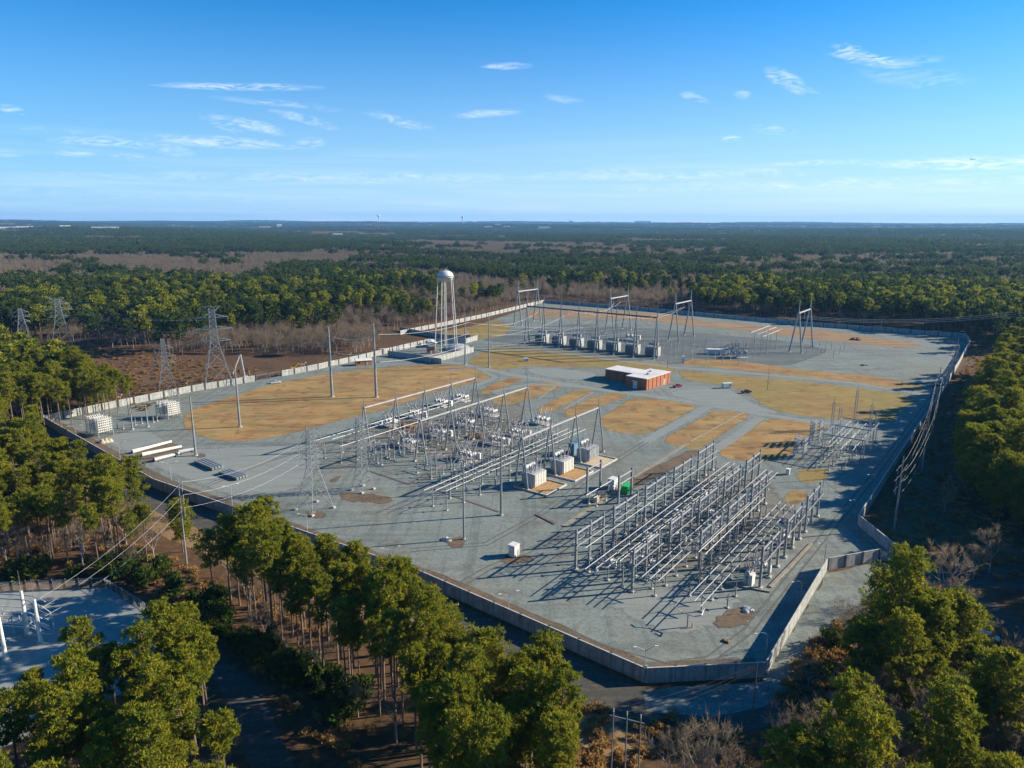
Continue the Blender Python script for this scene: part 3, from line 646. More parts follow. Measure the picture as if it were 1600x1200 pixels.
pylon(p1, 27, 8.4, 14, 2.6, [(18, 4.2), (21.2, 4.6), (24.4, 3.8)], AX, 'grey lattice tower with three conductors nearest the front wall', False, 'steel', .09)
pylon(p2, 26.5, 5.2, 9, 2.6, [(15.5, 4.6), (19, 5.2), (22.5, 4.4)], AX, 'pale lattice tower with a narrow base in front of the first gantry row', False, 'steel', .095)
pylon(S(341, 601), 43, 15, 24, 4.2, [(25, 8.6), (31.5, 10), (38, 8)], .5, 'largest lattice pylon with flaring twin peaks behind the left wall', True, 'steel', .15)
pylon(S(263, 617), 30, 9.5, 18, 2.6, [(17.5, 4.6), (21, 5.2), (25, 4.4)], .5, 'smaller lattice pylon left of the largest one in the cleared corridor', False, 'steel', .12)
pylon(S(99, 540), 34, 13, 24, 4, [(21, 7.5), (26.5, 9), (31, 7)], .5, 'distant pylon with twin peaks rising from the trees', True, 'steel', .17)
pylon(S(40, 543), 28.5, 10, 22, 2.8, [(19, 5), (22.3, 6), (25.6, 5)], .5, 'most distant small pylon beside the woods on the far corridor', False, 'steel', .17)
for k, z in enumerate((24.4, 21.2, 18)):
    pole = S(292, 880); 
    wire('conductor', [W(toUV(p1)[0], toUV(p1)[1], z - 2) + Vector((-3, -1.5, 0)), Vector((pole.x + 1.0, pole.y, 23.2 - 3.6 * k)), S(62 + 4 * k, 935 + 14 * k, 9 - k)], 2.2,
         '%s of the three pale conductors from the near lattice tower down to the small substation' % ['uppermost', 'middle', 'lowest'][k], .024)
monopole(S(292, 882), 24.5, .26, 'tall weathered pole among the pines carrying three conductors', [(23, 1.0), (19.4, 1.0), (15.8, 1.0)], .6, 'utility_pole', 'steel', 0, base=False)
for k, (z1, z2) in enumerate(((26, 20), (33, 24), (40, 28))):
    a = S(341, 601); b = S(99, 540)
    for s in (-1, 1):
        wire('conductor', [Vector((a.x + s * 7, a.y, z1 - 2.6)), Vector((b.x + s * 7, b.y, z1 - 4))], 7, 'faint %s conductor on the %s side of the large pylons in the corridor' % (['lower', 'middle', 'upper'][k], 'near' if s > 0 else 'far'), .05)

# ------------------------------------------------------------------ A-frame gantry rows
def gantry_row(u0, du, n, v, h, spread, label, along=True, mast=7.0, beam_w=.5, m='steel', drop=True, dark_beam=False, leg=.36):
    """legs splay across the row; beam along it; lightning mast on every frame"""
    t = thing('gantry_row', label, 'gantry', W(u0, v), AX if along else AX - math.pi / 2)
    proto = None
    for i in range(n):
        x = i * du
        if proto is None:
            fr = MB()
            for s in (-1, 1):
                fr.tube((0, s * spread / 2, .3), (0, s * .25, h + .3), leg, leg * .75, 8)
            fr.bar((0, -spread * .27, h * .45), (0, spread * .27, h * .45), .14)
            fo = fr.build('a_frame', m, t, (x, 0, 0)); proto = fo
            MB().tube((0, 0, h), (0, 0, h + mast * .55), leg * .6, leg * .4, 6).tube((0, 0, h + mast * .55), (0, 0, h + mast), leg * .2, leg * .1, 5).build('lightning_mast', m, fo)
            MB().box((0, spread / 2, .25), (1.0, 1.0, .6)).box((0, -spread / 2, .25), (1.0, 1.0, .6)).build('footing', 'concrete', fo)
        else:
            c = proto.copy(); COL.objects.link(c); c.parent = t; c.location = (x, 0, 0)
            for g in kids(proto):
                d = g.copy(); COL.objects.link(d); d.parent = c
    MB().bar((0, 0, h), ((n - 1) * du, 0, h), beam_w, .5 if not dark_beam else .9).build('beam', 'post_dark' if dark_beam else 'steel_light', t)
    if drop:
        q = None
        for i in range(n - 1):
            for f in (.2, .5, .8):
                if q is None: q = MB().insul((0, 0, h - .3), (0, 0, h - 3.2), .11, 5, 7).build('insulator_string', 'insul', t, (i * du + du * f, 0, 0))
                else:
                    c = q.copy(); COL.objects.link(c); c.parent = t; c.location = (i * du + du * f, 0, 0)
    return t
gantry_row(41, 17.5, 5, -155.2, 17.4, 5.6, 'five frame gantry row with a long white beam along the big lawn')
gantry_row(42.5, 17.5, 5, -126, 16.6, 6.2, 'five frame gantry row in the middle of the breaker yard')
gantry_row(43.7, 17.5, 4, -79.6, 18.0, 5.4, 'four frame gantry row standing over the three big transformers', mast=6.5)
gantry_row(290.5, 15.1, 8, -252.3, 28, 6, 'eight frame dark gantry row in front of the rear transformers', along=False, mast=9, beam_w=.9, dark_beam=True, leg=.62)
for f, (u, v, h, lab) in enumerate(((362, -313, 30, 'tall portal gantry furthest to the left of the rear yard'), (369, -225, 29, 'tall portal gantry behind the middle of the rear gantry row'), (370, -169, 28.5, 'tall portal gantry behind the right end of the rear gantry row'), (374, -78.5, 28, 'tall portal gantry standing alone at the right of the rear yard'))):
    t = thing('portal_gantry', lab, 'gantry', W(u, v), AX)
    for x in (0, 30):
        lg = MB()
        for s in (-1, 1): lg.tube((x, s * 4.2, .3), (x, s * .3, h + .3), .6, .46, 8)
        lo = lg.build('a_frame', 'steel', t)
        MB().tube((x, 0, h), (x, 0, h + 8.5), .4, .22, 6).build('lightning_mast', 'steel', lo)
        MB().box((x, 4.2, .25), (1.2, 1.2, .6)).box((x, -4.2, .25), (1.2, 1.2, .6)).build('footing', 'concrete', lo)
    MB().bar((-.5, 0, h), (30.5, 0, h), .8, .8).build('beam', 'steel_light', t)
    for q in (5, 15, 25): MB().insul((q, 0, h - .4), (q, 0, h - 5.5), .16, 5, 9).build('insulator_string', 'insul', t)
for i, v in enumerate((-246, -232, -216, -202, -188, -172)):
    wire('conductor', [W(372 + 6 * (i % 3), [-313, -313, -225, -225, -169, -169][i] + 2, 25), W(291, v, 27.4)], 5, '%s slack conductor between a portal gantry and the rear gantry row' % ORD[i], .06)
q0 = W(390, -78)
for k in range(3):
    wire('conductor', [W(378 + 10 * k, -78.5, 24 - .3 * k), W(455 + 14 * k, 40, 27), W(520, 220, 26)], 4, '%s conductor leaving the lone portal gantry over the dark wood edge' % ORD[k], .06)
    wire('conductor', [W(378 + 10 * k, -78.5, 24 - .3 * k), W(378 + 10 * k, -169, 24)], 5, '%s conductor between the two right hand portal gantries' % ORD[k], .05)

# ------------------------------------------------------------------ column gantries of the front yard
def column_gantry(label, n=3, sp=7.2, h=11.5, first=True):
    t = thing('bus_gantry', label, 'gantry', (0, 0, 0), AX, 'column gantries of the front bus yard')
    c0 = None
    for i in range(n):
        if c0 is None: c0 = MB().box((0, 0, h / 2), (.62, .62, h), 0, .8).build('column', 'steel', t, (0, 0, 0))
        else:
            c = c0.copy(); COL.objects.link(c); c.parent = t; c.location = (i * sp, 0, 0)
    for i in range(n): MB().box((i * sp, 0, .2), (1.3, 1.3, .5)).build('footing', 'concrete', t)
    bt = MB().bar((.3, 0, h - 1.2), ((n - 1) * sp - .3, 0, h - 1.2), .28, .36).build('top_beam', 'steel_light', t)
    lb = MB()
    for yy in (-.9, .9): lb.bar((-1.2, yy, h - 4.1), ((n - 1) * sp + 1.2, yy, h - 4.1), .15, .2)
    for i in range(n): lb.bar((i * sp, -1.0, h - 4.12), (i * sp, 1.0, h - 4.12), .22, .22)
    lb.build('switch_platform', 'steel_light', t)
    k = None
    for i in range(n - 1):
        for f_ in (.17, .5, .83):
            x = i * sp + sp * f_
            if k is None:
                k = MB().insul((0, 0, h - 1.4), (0, 0, h - 3.0), .1, 5, 5).build('insulator_string', 'insul', t, (x, 0, 0))
                s_ = MB().insul((0, -.9, h - 3.9), (0, -.9, h - 2.5), .12, 5, 4).insul((0, .9, h - 3.9), (0, .9, h - 2.5), .12, 5, 4).bar((0, -1.1, h - 2.45), (0, 1.1, h - 2.4), .09).build('switch', 'insul', t, (x + .5, 0, 0))
                d_ = MB().path([(0, 1.0, h - 2.5), (.3, 1.9, h - 3.6), (.2, 2.1, h - 6), (.1, 1.6, h - 8.5), (0, 1.2, 2.6)], .05, 4).build('dropper', 'wire', t, (x + .5, 0, 0))
            else:
                for src, dx in ((k, 0), (s_, .5), (d_, .5)):
                    c = src.copy(); COL.objects.link(c); c.parent = t; c.location = (x + dx, 0, 0)
    return t
cg3 = column_gantry('x')
spots = [(4.8, -33.8, 0), (25.3, -33.8, 0), (45.0, -33.6, 0), (66.5, -33.8, 0), (87.5, -34.0, 0),
         (3.6, -16.6, 1), (25.2, -16.6, 1), (45.4, -16.6, 1), (66.4, -16.8, 1), (87.6, -17.0, 1),
         (24.9, -7.8, 2), (45.2, -7.8, 2), (66.2, -8, 2), (24.4, 8.4, 3), (45.5, 8.4, 3), (66.0, 8.4, 3)]
rowname = ['outer row facing the transformers', 'second row from the transformers', 'inner row next to the near bus pipes', 'row beside the shaded yard road']
cnt = [0, 0, 0, 0]; last = {0: 4, 1: 4, 2: 2, 3: 2}
for i, (u, v, r) in enumerate(spots):
    j = cnt[r]; cnt[r] += 1
    posn = 'nearest the front wall' if j == 0 else ('furthest from the front wall' if j == last[r] else '%s from the front wall' % ORD[j])
    lab = 'three column gantry, %s, %s' % (rowname[r], posn)
    if i == 0: cg3.location = W(u, v); cg3['label'] = lab
    else: dup(cg3, W(u, v), None, lab)
# a smaller pair by the transformers
t = thing('bus_gantry', 'small two column bus gantry standing alone beside the green container', 'gantry', S(917, 773), AX, 'column gantries of the front bus yard')
for x in (0, 9): MB().box((x, 0, 5), (.6, .6, 10)).build('column', 'steel', t)
for z in (9, 6.6): MB().bar((0, 0, z), (9, 0, z), .3).build('beam', 'steel_light', t)
for x in (1.5, 4.5, 7.5): MB().insul((x, 0, 6.5), (x, 0, 4.9), .12, 5, 5).build('insulator_string', 'insul', t)
t = thing('bus_gantry', 'small two column bus gantry right beside the green container', 'gantry', S(966, 787), AX, 'column gantries of the front bus yard')
for x in (0, 9): MB().box((x, 0, 5), (.6, .6, 10)).build('column', 'steel', t)
for z in (9, 6.6): MB().bar((0, 0, z), (9, 0, z), .3).build('beam', 'steel_light', t)
for x in (1.5, 4.5, 7.5): MB().insul((x, 0, 6.5), (x, 0, 4.9), .12, 5, 5).build('insulator_string', 'insul', t)

# ------------------------------------------------------------------ bus pipes on their supports
def bus_support(h, name='bus_support'):
    t = thing(name, 'x', 'support', (0, 0, 0), AX)
    MB().box((0, 0, h / 2), (.26, .26, h)).build('post', 'steel', t)
    MB().bar((0, -2.5, h), (0, 2.5, h), .22, .25).build('crossbeam', 'steel', t)
    for y in (-2, 0, 2): MB().insul((0, y, h + .1), (0, y, h + 1.25), .16, 6, 4).build('insulator', 'insul', t)
    MB().box((0, 0, .15), (.8, .8, .4)).build('footing', 'concrete', t)
    return t
bs = bus_support(3.7); first = True
bs2 = bus_support(4.6); used = {}
GP = [(5.0, .9, (2, 0, -1.5), 73, 'near bus run beside the white control cubicle', bs, 'bus supports under the near pipe run'), (6.0, -11.1, (1.5, 1.5, 2), 97, 'middle bus run', bs2, 'bus supports under the middle pipe run'), (6.0, -24.2, (-3.5, -1.5, 0), 97, 'far bus run next to the outer gantry row', bs2, 'bus supports under the far pipe run')]
for gi, (z, v, ends, u1, lab, sup, grp) in enumerate(GP):
    for k in range(3):
        vv = v + (k - 1) * 2.0
        o = MB().tube((0, 0, 0), (u1 - ends[k], 0, 0), .115, n=8).build('bus_pipe', 'steel_light', None, W(ends[k], vv, z), AX)
        tag(o, '%s of three silver pipes in the %s' % (['inner', 'centre', 'outer'][k], lab), 'bus pipe', 'silver bus pipes of the front yard')
    n = int((u1 - 4) / 6.4)
    for j in range(n + 1):
        u = 5 + j * (u1 - 8) / n
        L_ = 'T shaped support, %s from the front wall under the %s' % ('number %d' % (j + 1) if j >= 15 else ORD[j], lab.split(' beside')[0].split(' next')[0])
        if sup not in used: used[sup] = 1; sup.location = W(u, v); sup['label'] = L_; sup['group'] = grp
        else: dup(sup, W(u, v), None, L_, grp)
for v, u0, u1, z, lab in ((-4.6, 20, 68, 7.2, 'thin silver pipe above the inner gantry row, nearer the wall road'), (-6.4, 20, 68, 7.2, 'thin silver pipe above the inner gantry row, further from the wall road'), (-19.5, 2, 92, 8.0, 'thin silver pipe beside the second gantry row'), (-30.5, 4, 96, 7.6, 'thin silver pipe beside the outer gantry row')):
    o = MB().tube((0, 0, 0), (u1 - u0, 0, 0), .09, n=6).build('bus_pipe', 'steel', None, W(u0, v, z), AX); tag(o, lab, 'bus pipe', 'thin bus pipes of the front yard')
# end frame of the near run
t = thing('pipe_terminal', 'hexagonal pipe end frame on a post with a yellow marker at its foot', 'support', W(-3.2, .9), AX)
MB().tube((0, 0, 0), (0, 0, 3.2), .17, n=6).build('post', 'steel', t)
MB().path([(1.6, 3.0, 5), (-.2, 3.2, 4.2), (-.2, 1.6, 3.3), (-.2, -1.6, 3.3), (-.2, -3.2, 4.2), (1.6, -3.0, 5)], .13, 6).build('frame', 'steel_light', t)
MB().tube((.4, -1.0, 0), (.4, -1.0, 1.3), .16, n=6).build('marker', 'yellow', t)
# short bus pipes towards the lawn
for v, u0, u1, z, lab in ((-159.5, 28, 112, 6.7, 'long silver bus pipe closest to the big lawn'), (-163.5, 22, 112, 6.7, 'long silver bus pipe running at the very edge of the big lawn'), (-150, 24, 112, 6.7, 'long silver bus pipe just inside the first gantry row'),
                          (-87.5, 14, 100, 6.7, 'long silver bus pipe behind the transformer gantry row'), (-90.5, 12, 100, 6.7, 'second long silver bus pipe behind the transformer gantry row'), (-93.5, 10, 96, 6.7, 'third long silver bus pipe behind the transformer gantry row')):
    o = MB().tube((0, 0, 0), (u1 - u0, 0, 0), .09, n=8).build('bus_pipe', 'steel_light', None, W(u0, v, z), AX)
    tag(o, lab, 'bus pipe', 'silver bus pipes of the breaker yard')

# ------------------------------------------------------------------ breakers, post insulators, switches
def breaker(label, phases=3, bm='insul', cab=True):
    t = thing('circuit_breaker', label, 'circuit breaker', (0, 0, 0), AX, 'circuit breakers of the breaker yard')
    proto = None
    for i in range(phases):
        y = (i - (phases - 1) / 2) * 2.6
        if proto is None:
            b = MB().tube((-1.7, 0, 2.6), (1.7, 0, 2.6), .75, n=12)
            for x in (-1.2, 1.2): b.bar((x, -.5, 0), (x, -.4, 2.2), .16).bar((x, .5, 0), (x, .4, 2.2), .16)
            o = b.build('tank', 'tank', t, (0, y, 0)); proto = o
            for s in (-1, 1): MB().insul((s * 1.0, 0, 3.1), (s * 3.4, 0, 7.4), .27, 8, 9).build('bushing', bm, o)
        else:
            c = proto.copy(); COL.objects.link(c); c.parent = t; c.location = (0, y, 0)
            for g in kids(proto):
                d = g.copy(); COL.objects.link(d); d.parent = c
    if cab: MB().box((2.9, -3.8, 1.4), (1.3, 1.5, 2.6)).build('control_cabinet', 'white', t)
    MB().box((0, 0, .12), (5, 8, .25)).build('plinth', 'concrete', t)
    return t
BK = [((690, 634), 'in the first row, below the second mast'), ((650, 652), 'in the first row with a bright white cabinet'), ((613, 666), 'in the first row nearest the pale lattice tower'), ((722, 626), 'in the first row at the lawn end'),
      ((687, 682), 'in the middle row nearest the camera'), ((730, 666), 'in the middle row below a mast'), ((766, 649), 'in the middle row at its far end'), ((640, 698), 'at the front edge of the breaker yard'),
      ((810, 682), 'behind the nearest transformer'), ((776, 694), 'with a tilted white cabinet near the tallest front pole'), ((730, 718), 'at the front edge beside the transformer gantry'), ((848, 662), 'at the far end behind the middle transformer')]
br = None
for i, (p, lab) in enumerate(BK):
    lab = 'circuit breaker with fanned bushings ' + lab
    if br is None: br = breaker(lab, 3, 'insul'); br.location = S(*p)
    else: dup(br, S(*p), AX + rnd.choice([0, 0, math.pi]) + rnd.uniform(-.03, .03), lab)
fb = None
for u, v, lab in ((12, -28.5, 'in the aisle by the first outer gantry'), (33, -28.6, 'in the aisle by the second outer gantry'), (54, -28.5, 'in the aisle by the third outer gantry'), (75, -28.6, 'in the aisle by the fourth outer gantry'),
                  (18, -20, 'in front of the second inner gantry'), (38, -20, 'in front of the third inner gantry'), (60, -20, 'in front of the fourth inner gantry'), (34, 5.2, 'between the near bus run and the road side gantries'), (55, 5.2, 'at the middle of the road side gantries'), (72, 4.8, 'at the far end of the near bus run')):
    if fb is None:
        fb = thing('circuit_breaker', 'x', 'circuit breaker', (0, 0, 0), AX, 'circuit breakers of the bus yard')
        b = MB()
        for y in (-1.4, 0, 1.4): b.tube((-.9, y, 2.0), (.9, y, 2.0), .38, n=10)
        b.bar((-.7, -1.8, 1.5), (-.7, 1.8, 1.5), .15).bar((.7, -1.8, 1.5), (.7, 1.8, 1.5), .15)
        for x in (-.7, .7):
            for y in (-1.6, 1.6): b.bar((x, y, 0), (x, y, 1.5), .14)
        b.build('tanks', 'tank', fb)
        for y in (-1.4, 0, 1.4):
            for s in (-1, 1): MB().insul((s * .6, y, 2.3), (s * 1.3, y, 4.6), .17, 6, 6).build('bushing', 'insul', fb)
        MB().box((0, -2.6, 1.2), (1.0, .9, 2.0)).build('control_cabinet', 'white', fb)
        fb.location = W(u, v); fb['label'] = 'small circuit breaker with white cabinet ' + lab
    else: dup(fb, W(u, v), AX, 'small circuit breaker with white cabinet ' + lab)
tag_ = 'road side'
t = thing('circuit_breaker', 'large white control cubicle with a bushing crown near the sunlit corner wall', 'circuit breaker', S(1170, 912), AX, 'circuit breakers of the bus yard')
MB().box((0, 0, 1.5), (2.4, 2.2, 3)).build('cabinet', 'white', t)
MB().tube((-1.6, 0, 3.4), (1.6, 0, 3.4), .5, n=10).build('tank', 'tank', t)
for s in (-1, 0, 1):
    for y in (-.7, .7): MB().insul((s * .9, y * .6, 3.6), (s * 1.7, y * 1.3, 6.0), .18, 6, 6).build('bushing', 'insul', t)

def post_ins(hs, hi, rad, name, m='insul'):
    t = thing(name, 'x', 'insulator', (0, 0, 0), AX)
    MB().box((0, 0, hs / 2), (.3, .3, hs)).box((0, 0, hs + .06), (.8, .8, .14)).build('stand', 'steel', t)
    MB().insul((0, 0, hs + .1), (0, 0, hs + hi), rad, 6, 6).build('insulator', m, t)
    MB().box((0, 0, .12), (.8, .8, .3)).build('footing', 'concrete', t)
    return t
tall = post_ins(3.2, 3.4, .2, 'post_insulator'); low = post_ins(2.2, 1.5, .16, 'post_insulator', 'insul_brown')
def spread(proto, pts, label, group):
    global PLACED
    for p in pts:
        if proto.name not in PLACED: PLACED.add(proto.name); proto.location = p; proto['label'] = label; proto['group'] = group
        else: dup(proto, p, AX, label, group)
PLACED = set()
def grid(us, vs, j=.4): return [W(u + rnd.uniform(-j, j), v + rnd.uniform(-j, j)) for u in us for v in vs]
fr = lambda a, b, n: [a + (b - a) * i / (n - 1) for i in range(n)]
spread(tall, grid(fr(30, 112, 11), (-148, -141)), 'tall grey post insulator on a stand between the first and second gantry rows', 'post insulators behind the second gantry row')
spread(tall, grid(fr(34, 112, 9), (-119.5, -112.5)), 'tall grey post insulator on a stand just in front of the second gantry row', 'post insulators before the second gantry row')
spread(tall, grid(fr(30, 104, 9), (-104, -98)), 'tall grey post insulator on a stand behind the transformer gantry row', 'post insulators behind the transformer gantry row')
spread(tall, grid(fr(24, 110, 11), (-159.5,), .1) + grid(fr(24, 110, 11), (-150,), .1), 'grey stand insulator carrying a pipe beside the big lawn', 'pipe supports beside the big lawn')
spread(tall, grid(fr(14, 98, 11), (-87.5,), .1) + grid(fr(14, 98, 11), (-93.5,), .1), 'grey stand insulator carrying a silver bus pipe behind the transformers', 'pipe supports behind the transformers')
spread(tall, grid(fr(32, 106, 13), (-136, -107)), 'tall grey post insulator flanking the middle gantry row', 'post insulators flanking the middle gantry row')
spread(low, grid(fr(32, 110, 14), (-139, -111)), 'short post insulator on a stand in an aisle of the breaker yard', 'short post insulators of the breaker yard')
slim = post_ins(5.4, 2.0, .15, 'post_insulator')
spread(slim, grid(fr(20, 68, 8), (-5.5,), .1) + grid(fr(4, 92, 13), (-19.5,), .1) + grid(fr(6, 96, 13), (-30.5,), .1), 'slim tall post insulator under a thin pipe of the front bus yard', 'slim post insulators of the front bus yard')
spread(low, grid(fr(8, 96, 15), (-29.5, -13.6)), 'short brown post insulator on a stand in an aisle of the front bus yard', 'short post insulators of the front bus yard')
spread(low, grid(fr(10, 70, 10), (5, -4.5)), 'short brown post insulator on a stand along the near bus run', 'short post insulators of the near bus run')
spread(tall, grid(fr(306, 362, 5), fr(-248, -95, 15), .8), 'distant grey post insulator standing behind the rear gantry row', 'post insulators of the rear yard')
spread(tall, grid(fr(372, 402, 3), fr(-70, -52, 3), .8), 'distant grey post insulator beside the lone portal gantry', 'post insulators beside the lone portal gantry')
spread(tall, grid(fr(330, 360, 3), fr(-150, -105, 5), .8), 'distant grey post insulator near the three T shaped bus frames', 'post insulators near the T frames')

def dswitch(label):
    t = thing('disconnect_switch', label, 'switch', (0, 0, 0), AX, 'disconnect switches of the breaker yard')
    f = MB()
    for x in (-3, 3):
        for y in (-2.8, 2.8): f.box((x, y, 1.6), (.26, .26, 3.2))
        f.bar((x, -3.6, 3.2), (x, 3.6, 3.2), .28)
    f.build('frame', 'steel', t)
    p = None
    for y in (-3, 0, 3):
        if p is None:
            p = MB().insul((-3, 0, 3.3), (-3, 0, 5.6), .16, 6, 5).insul((3, 0, 3.3), (3, 0, 5.6), .16, 6, 5).build('insulators', 'insul', t, (0, y, 0))
            q = MB().bar((-3.2, 0, 5.7), (.2, 0, 7.6), .12).bar((3.2, 0, 5.7), (.6, 0, 5.9), .12).build('blade', 'steel_light', t, (0, y, 0))
        else:
            for s in (p, q):
                c = s.copy(); COL.objects.link(c); c.parent = t; c.location = (0, y, 0)
    return t
ds = None
for r, (v, us, nm) in enumerate(((-144.5, (36, 52, 69, 86, 103), 'behind the second gantry row'), (-133, (46, 62, 80, 98), 'close behind the middle gantry row'), (-116, (40, 57, 74, 92), 'in front of the middle gantry row'), (-101, (38, 55, 73, 90), 'behind the silver pipes of the transformers'))):
    for j, u in enumerate(us):
        lab = 'open three blade switch %s, %s from the lattice towers' % (nm, ORD[j])
        if ds is None: ds = dswitch(lab); ds.location = W(u, v)
        else: dup(ds, W(u, v), AX, lab)

# T frames of the rear yard
t0 = None
for i, (px, py) in enumerate(((1178, 545), (1188, 548), (1197, 552))):
    lab = 'T shaped rear bus frame with a white pipe on two posts, %s' % ['left of three', 'middle of three', 'right of three'][i]
    if t0 is None:
        t0 = thing('pipe_gantry', lab, 'support', S(px, py), AX, 'T shaped bus frames in the rear yard')
        MB().tube((0, 0, 0), (0, 0, 13), .22, .18, 6).build('post', 'steel', t0); MB().tube((22, 0, 0), (22, 0, 13), .22, .18, 6).build('post', 'steel', t0)
        MB().bar((-10, 0, 13.2), (34, 0, 13.2), .5).build('pipe', 'steel_light', t0)
    else: dup(t0, S(px, py), AX, lab)

# ------------------------------------------------------------------ transformers
def transformer(label, pad=True, scale=1.0, grp='large transformers', m='tank', front='white'):
    t = thing('transformer', label, 'transformer', (0, 0, 0), AX, grp)
    MB().box((0, 0, 2.9), (7.2, 3.4, 4.6)).box((0, 0, .4), (7.6, 3.0, .5)).build('tank', m, t)
    ra = MB()
    for i in range(9): ra.box((-3.2 + i * .8, 2.5, 2.7), (.22, 1.4, 3.6))
    ra.build('radiator', m, t)
    rb = MB()
    for i in range(7): rb.box((-3.0 + i * 1.0, -2.25, 2.9), (.55, .9, 4.4))
    rb.build('radiator', front, t)
    MB().tube((-3.6, 1.6, 7.0), (1.8, 1.6, 7.0), .75, n=12).bar((-2.5, 1.6, 5), (-2.5, 1.6, 6.4), .2).bar((1, 1.6, 5), (1, 1.6, 6.4), .2).build('conservator', m, t)
    for x in (-2.4, 0, 2.4): MB().insul((x, -.3, 5.2), (x * 1.15, -.9, 8.6), .3, 8, 8).build('bushing', 'insul', t)
    for x in (-1.6, .2, 2.0): MB().insul((x, .9, 5.2), (x, 1.0, 6.9), .2, 6, 5).build('bushing', 'insul_brown', t)
    if pad:
        k = MB()
        for x0, y0, x1, y1 in ((-6.4, -9.2, 6.4, -9.2), (-6.4, 4.2, 6.4, 4.2), (-6.4, -9.2, -6.4, 4.2), (6.4, -9.2, 6.4, 4.2)): k.bar((x0, y0, .25), (x1, y1, .25), .4, .5)
        k.build('kerb', 'concrete', t)
        MB().box((0, -2.5, .06), (12.6, 13.2, .12)).build('stone_bed', 'rust' if pad == 1 else 'tan', t)
    return t
tr = transformer('cream faced transformer on a kerbed orange stone bed, nearest the camera of three', 1); tr.location = W(49.6, -78.2)
dup(tr, W(67, -77.6), AX, 'cream faced transformer on a kerbed orange stone bed, middle of three')
t3 = transformer('grey transformer with a blue tarpaulin behind it on a pale stone bed', 2, 1, 'large transformers', 'tank', 'tank'); t3.location = W(84.6, -77.2)
tag(MB().box((0, 0, 2.4), (6.5, 2.6, 4.4)).box((0, 0, 4.7), (6.8, 2.9, .3)).build('fan_unit', 'blue', None, W(88, -85), AX), 'blue covered cooling unit behind the third transformer', 'cooler')
rt = None
for i, (px, py) in enumerate(((842, 530), (870, 535), (898, 540), (926, 545), (958, 549), (986, 553), (1020, 558))):
    lab = 'dark faced rear transformer, ' + ['furthest left of seven', 'second of seven from the water tower side', 'third of seven from the water tower side', 'middle one of seven', 'third of seven from the brick building side', 'second of seven from the brick building side', 'furthest right of seven'][i]
    p = W(300.5, -245 + i * 15.3)
    if rt is None: rt = transformer(lab, 0, 1, 'rear transformers', 'tank', 'tank'); rt.location = p; rt.rotation_euler = (0, 0, AX + math.pi / 2); rt.scale = (1.25, 1.25, 1.25)
    else: dup(rt, p, AX + math.pi / 2, lab)
dup(br, W(330, -104), AX + .5, 'circuit breaker with tall fanned bushings alone in the rear yard', 'circuit breakers of the rear yard', 1.5)
dup(br, W(352, -196), AX + .2, 'circuit breaker behind the middle of the rear gantry row', 'circuit breakers of the rear yard', 1.3)

# ------------------------------------------------------------------ capacitor racks
def rack(label, tiers=6, w=5.5, h=8.5, grp='capacitor racks', loc=None, m='white'):
    t = thing('capacitor_rack', label, 'capacitor bank', loc, AX, grp)
    f = MB()
    for x in (-w / 2, w / 2):
        for y in (-1.8, 1.8): f.box((x, y, h / 2), (.18, .18, h))
    f.build('frame', 'steel', t)
    for i in range(tiers):
        z = 2.2 + i * (h - 2.4) / tiers
        b = MB()
        for j in range(7):
            x = -w / 2 + .5 + j * (w - 1.0) / 6
            for y in (-1.3, 1.3): b.box((x, y, z + .28), (.34, .95, .44)).tube((x, y * 1.45, z + .4), (x, y * 1.6, z + .75), .06, n=4)
        b.bar((-w / 2, -1.8, z), (w / 2, -1.8, z), .14).bar((-w / 2, 1.8, z), (w / 2, 1.8, z), .14)
        b.build('tier', m, t)
    g = MB()
    for x in (-w / 2, w / 2):
        for y in (-1.8, 1.8): g.insul((x, y, 0), (x, y, 1.8), .24, 6, 3)
    g.build('leg_insulators', 'insul', t)
    return t
rack('white stacked capacitor rack nearest the yard corner', 6, 6, 9, 'white capacitor racks by the long wall', S(151, 678))
rack('white stacked capacitor rack close beside the one at the yard corner', 6, 6, 8.6, 'white capacitor racks by the long wall', S(163, 680))
rack('white stacked capacitor rack at the edge of the lawn by the wall', 6, 6, 8.5, 'white capacitor racks by the long wall', S(258, 652))
rack('white stacked capacitor rack right at the brown lawn corner', 6, 6, 8.2, 'white capacitor racks by the long wall', S(270, 653))
rack('silver capacitor stack at the shadow edge, lower of two', 5, 6, 8.5, 'capacitor stacks beside the lattice frames', S(1250, 712), 'steel_light')
rack('silver capacitor stack at the shadow edge, taller of two', 6, 6, 10.5, 'capacitor stacks beside the lattice frames', S(1274, 692), 'steel_light')
for i, (px, py) in enumerate(((184, 672), (193, 670), (212, 664), (222, 662), (240, 660), (246, 658))):
    spread(low, [S(px, py)], 'short brown post insulator between the white capacitor racks', 'post insulators between the capacitor racks')
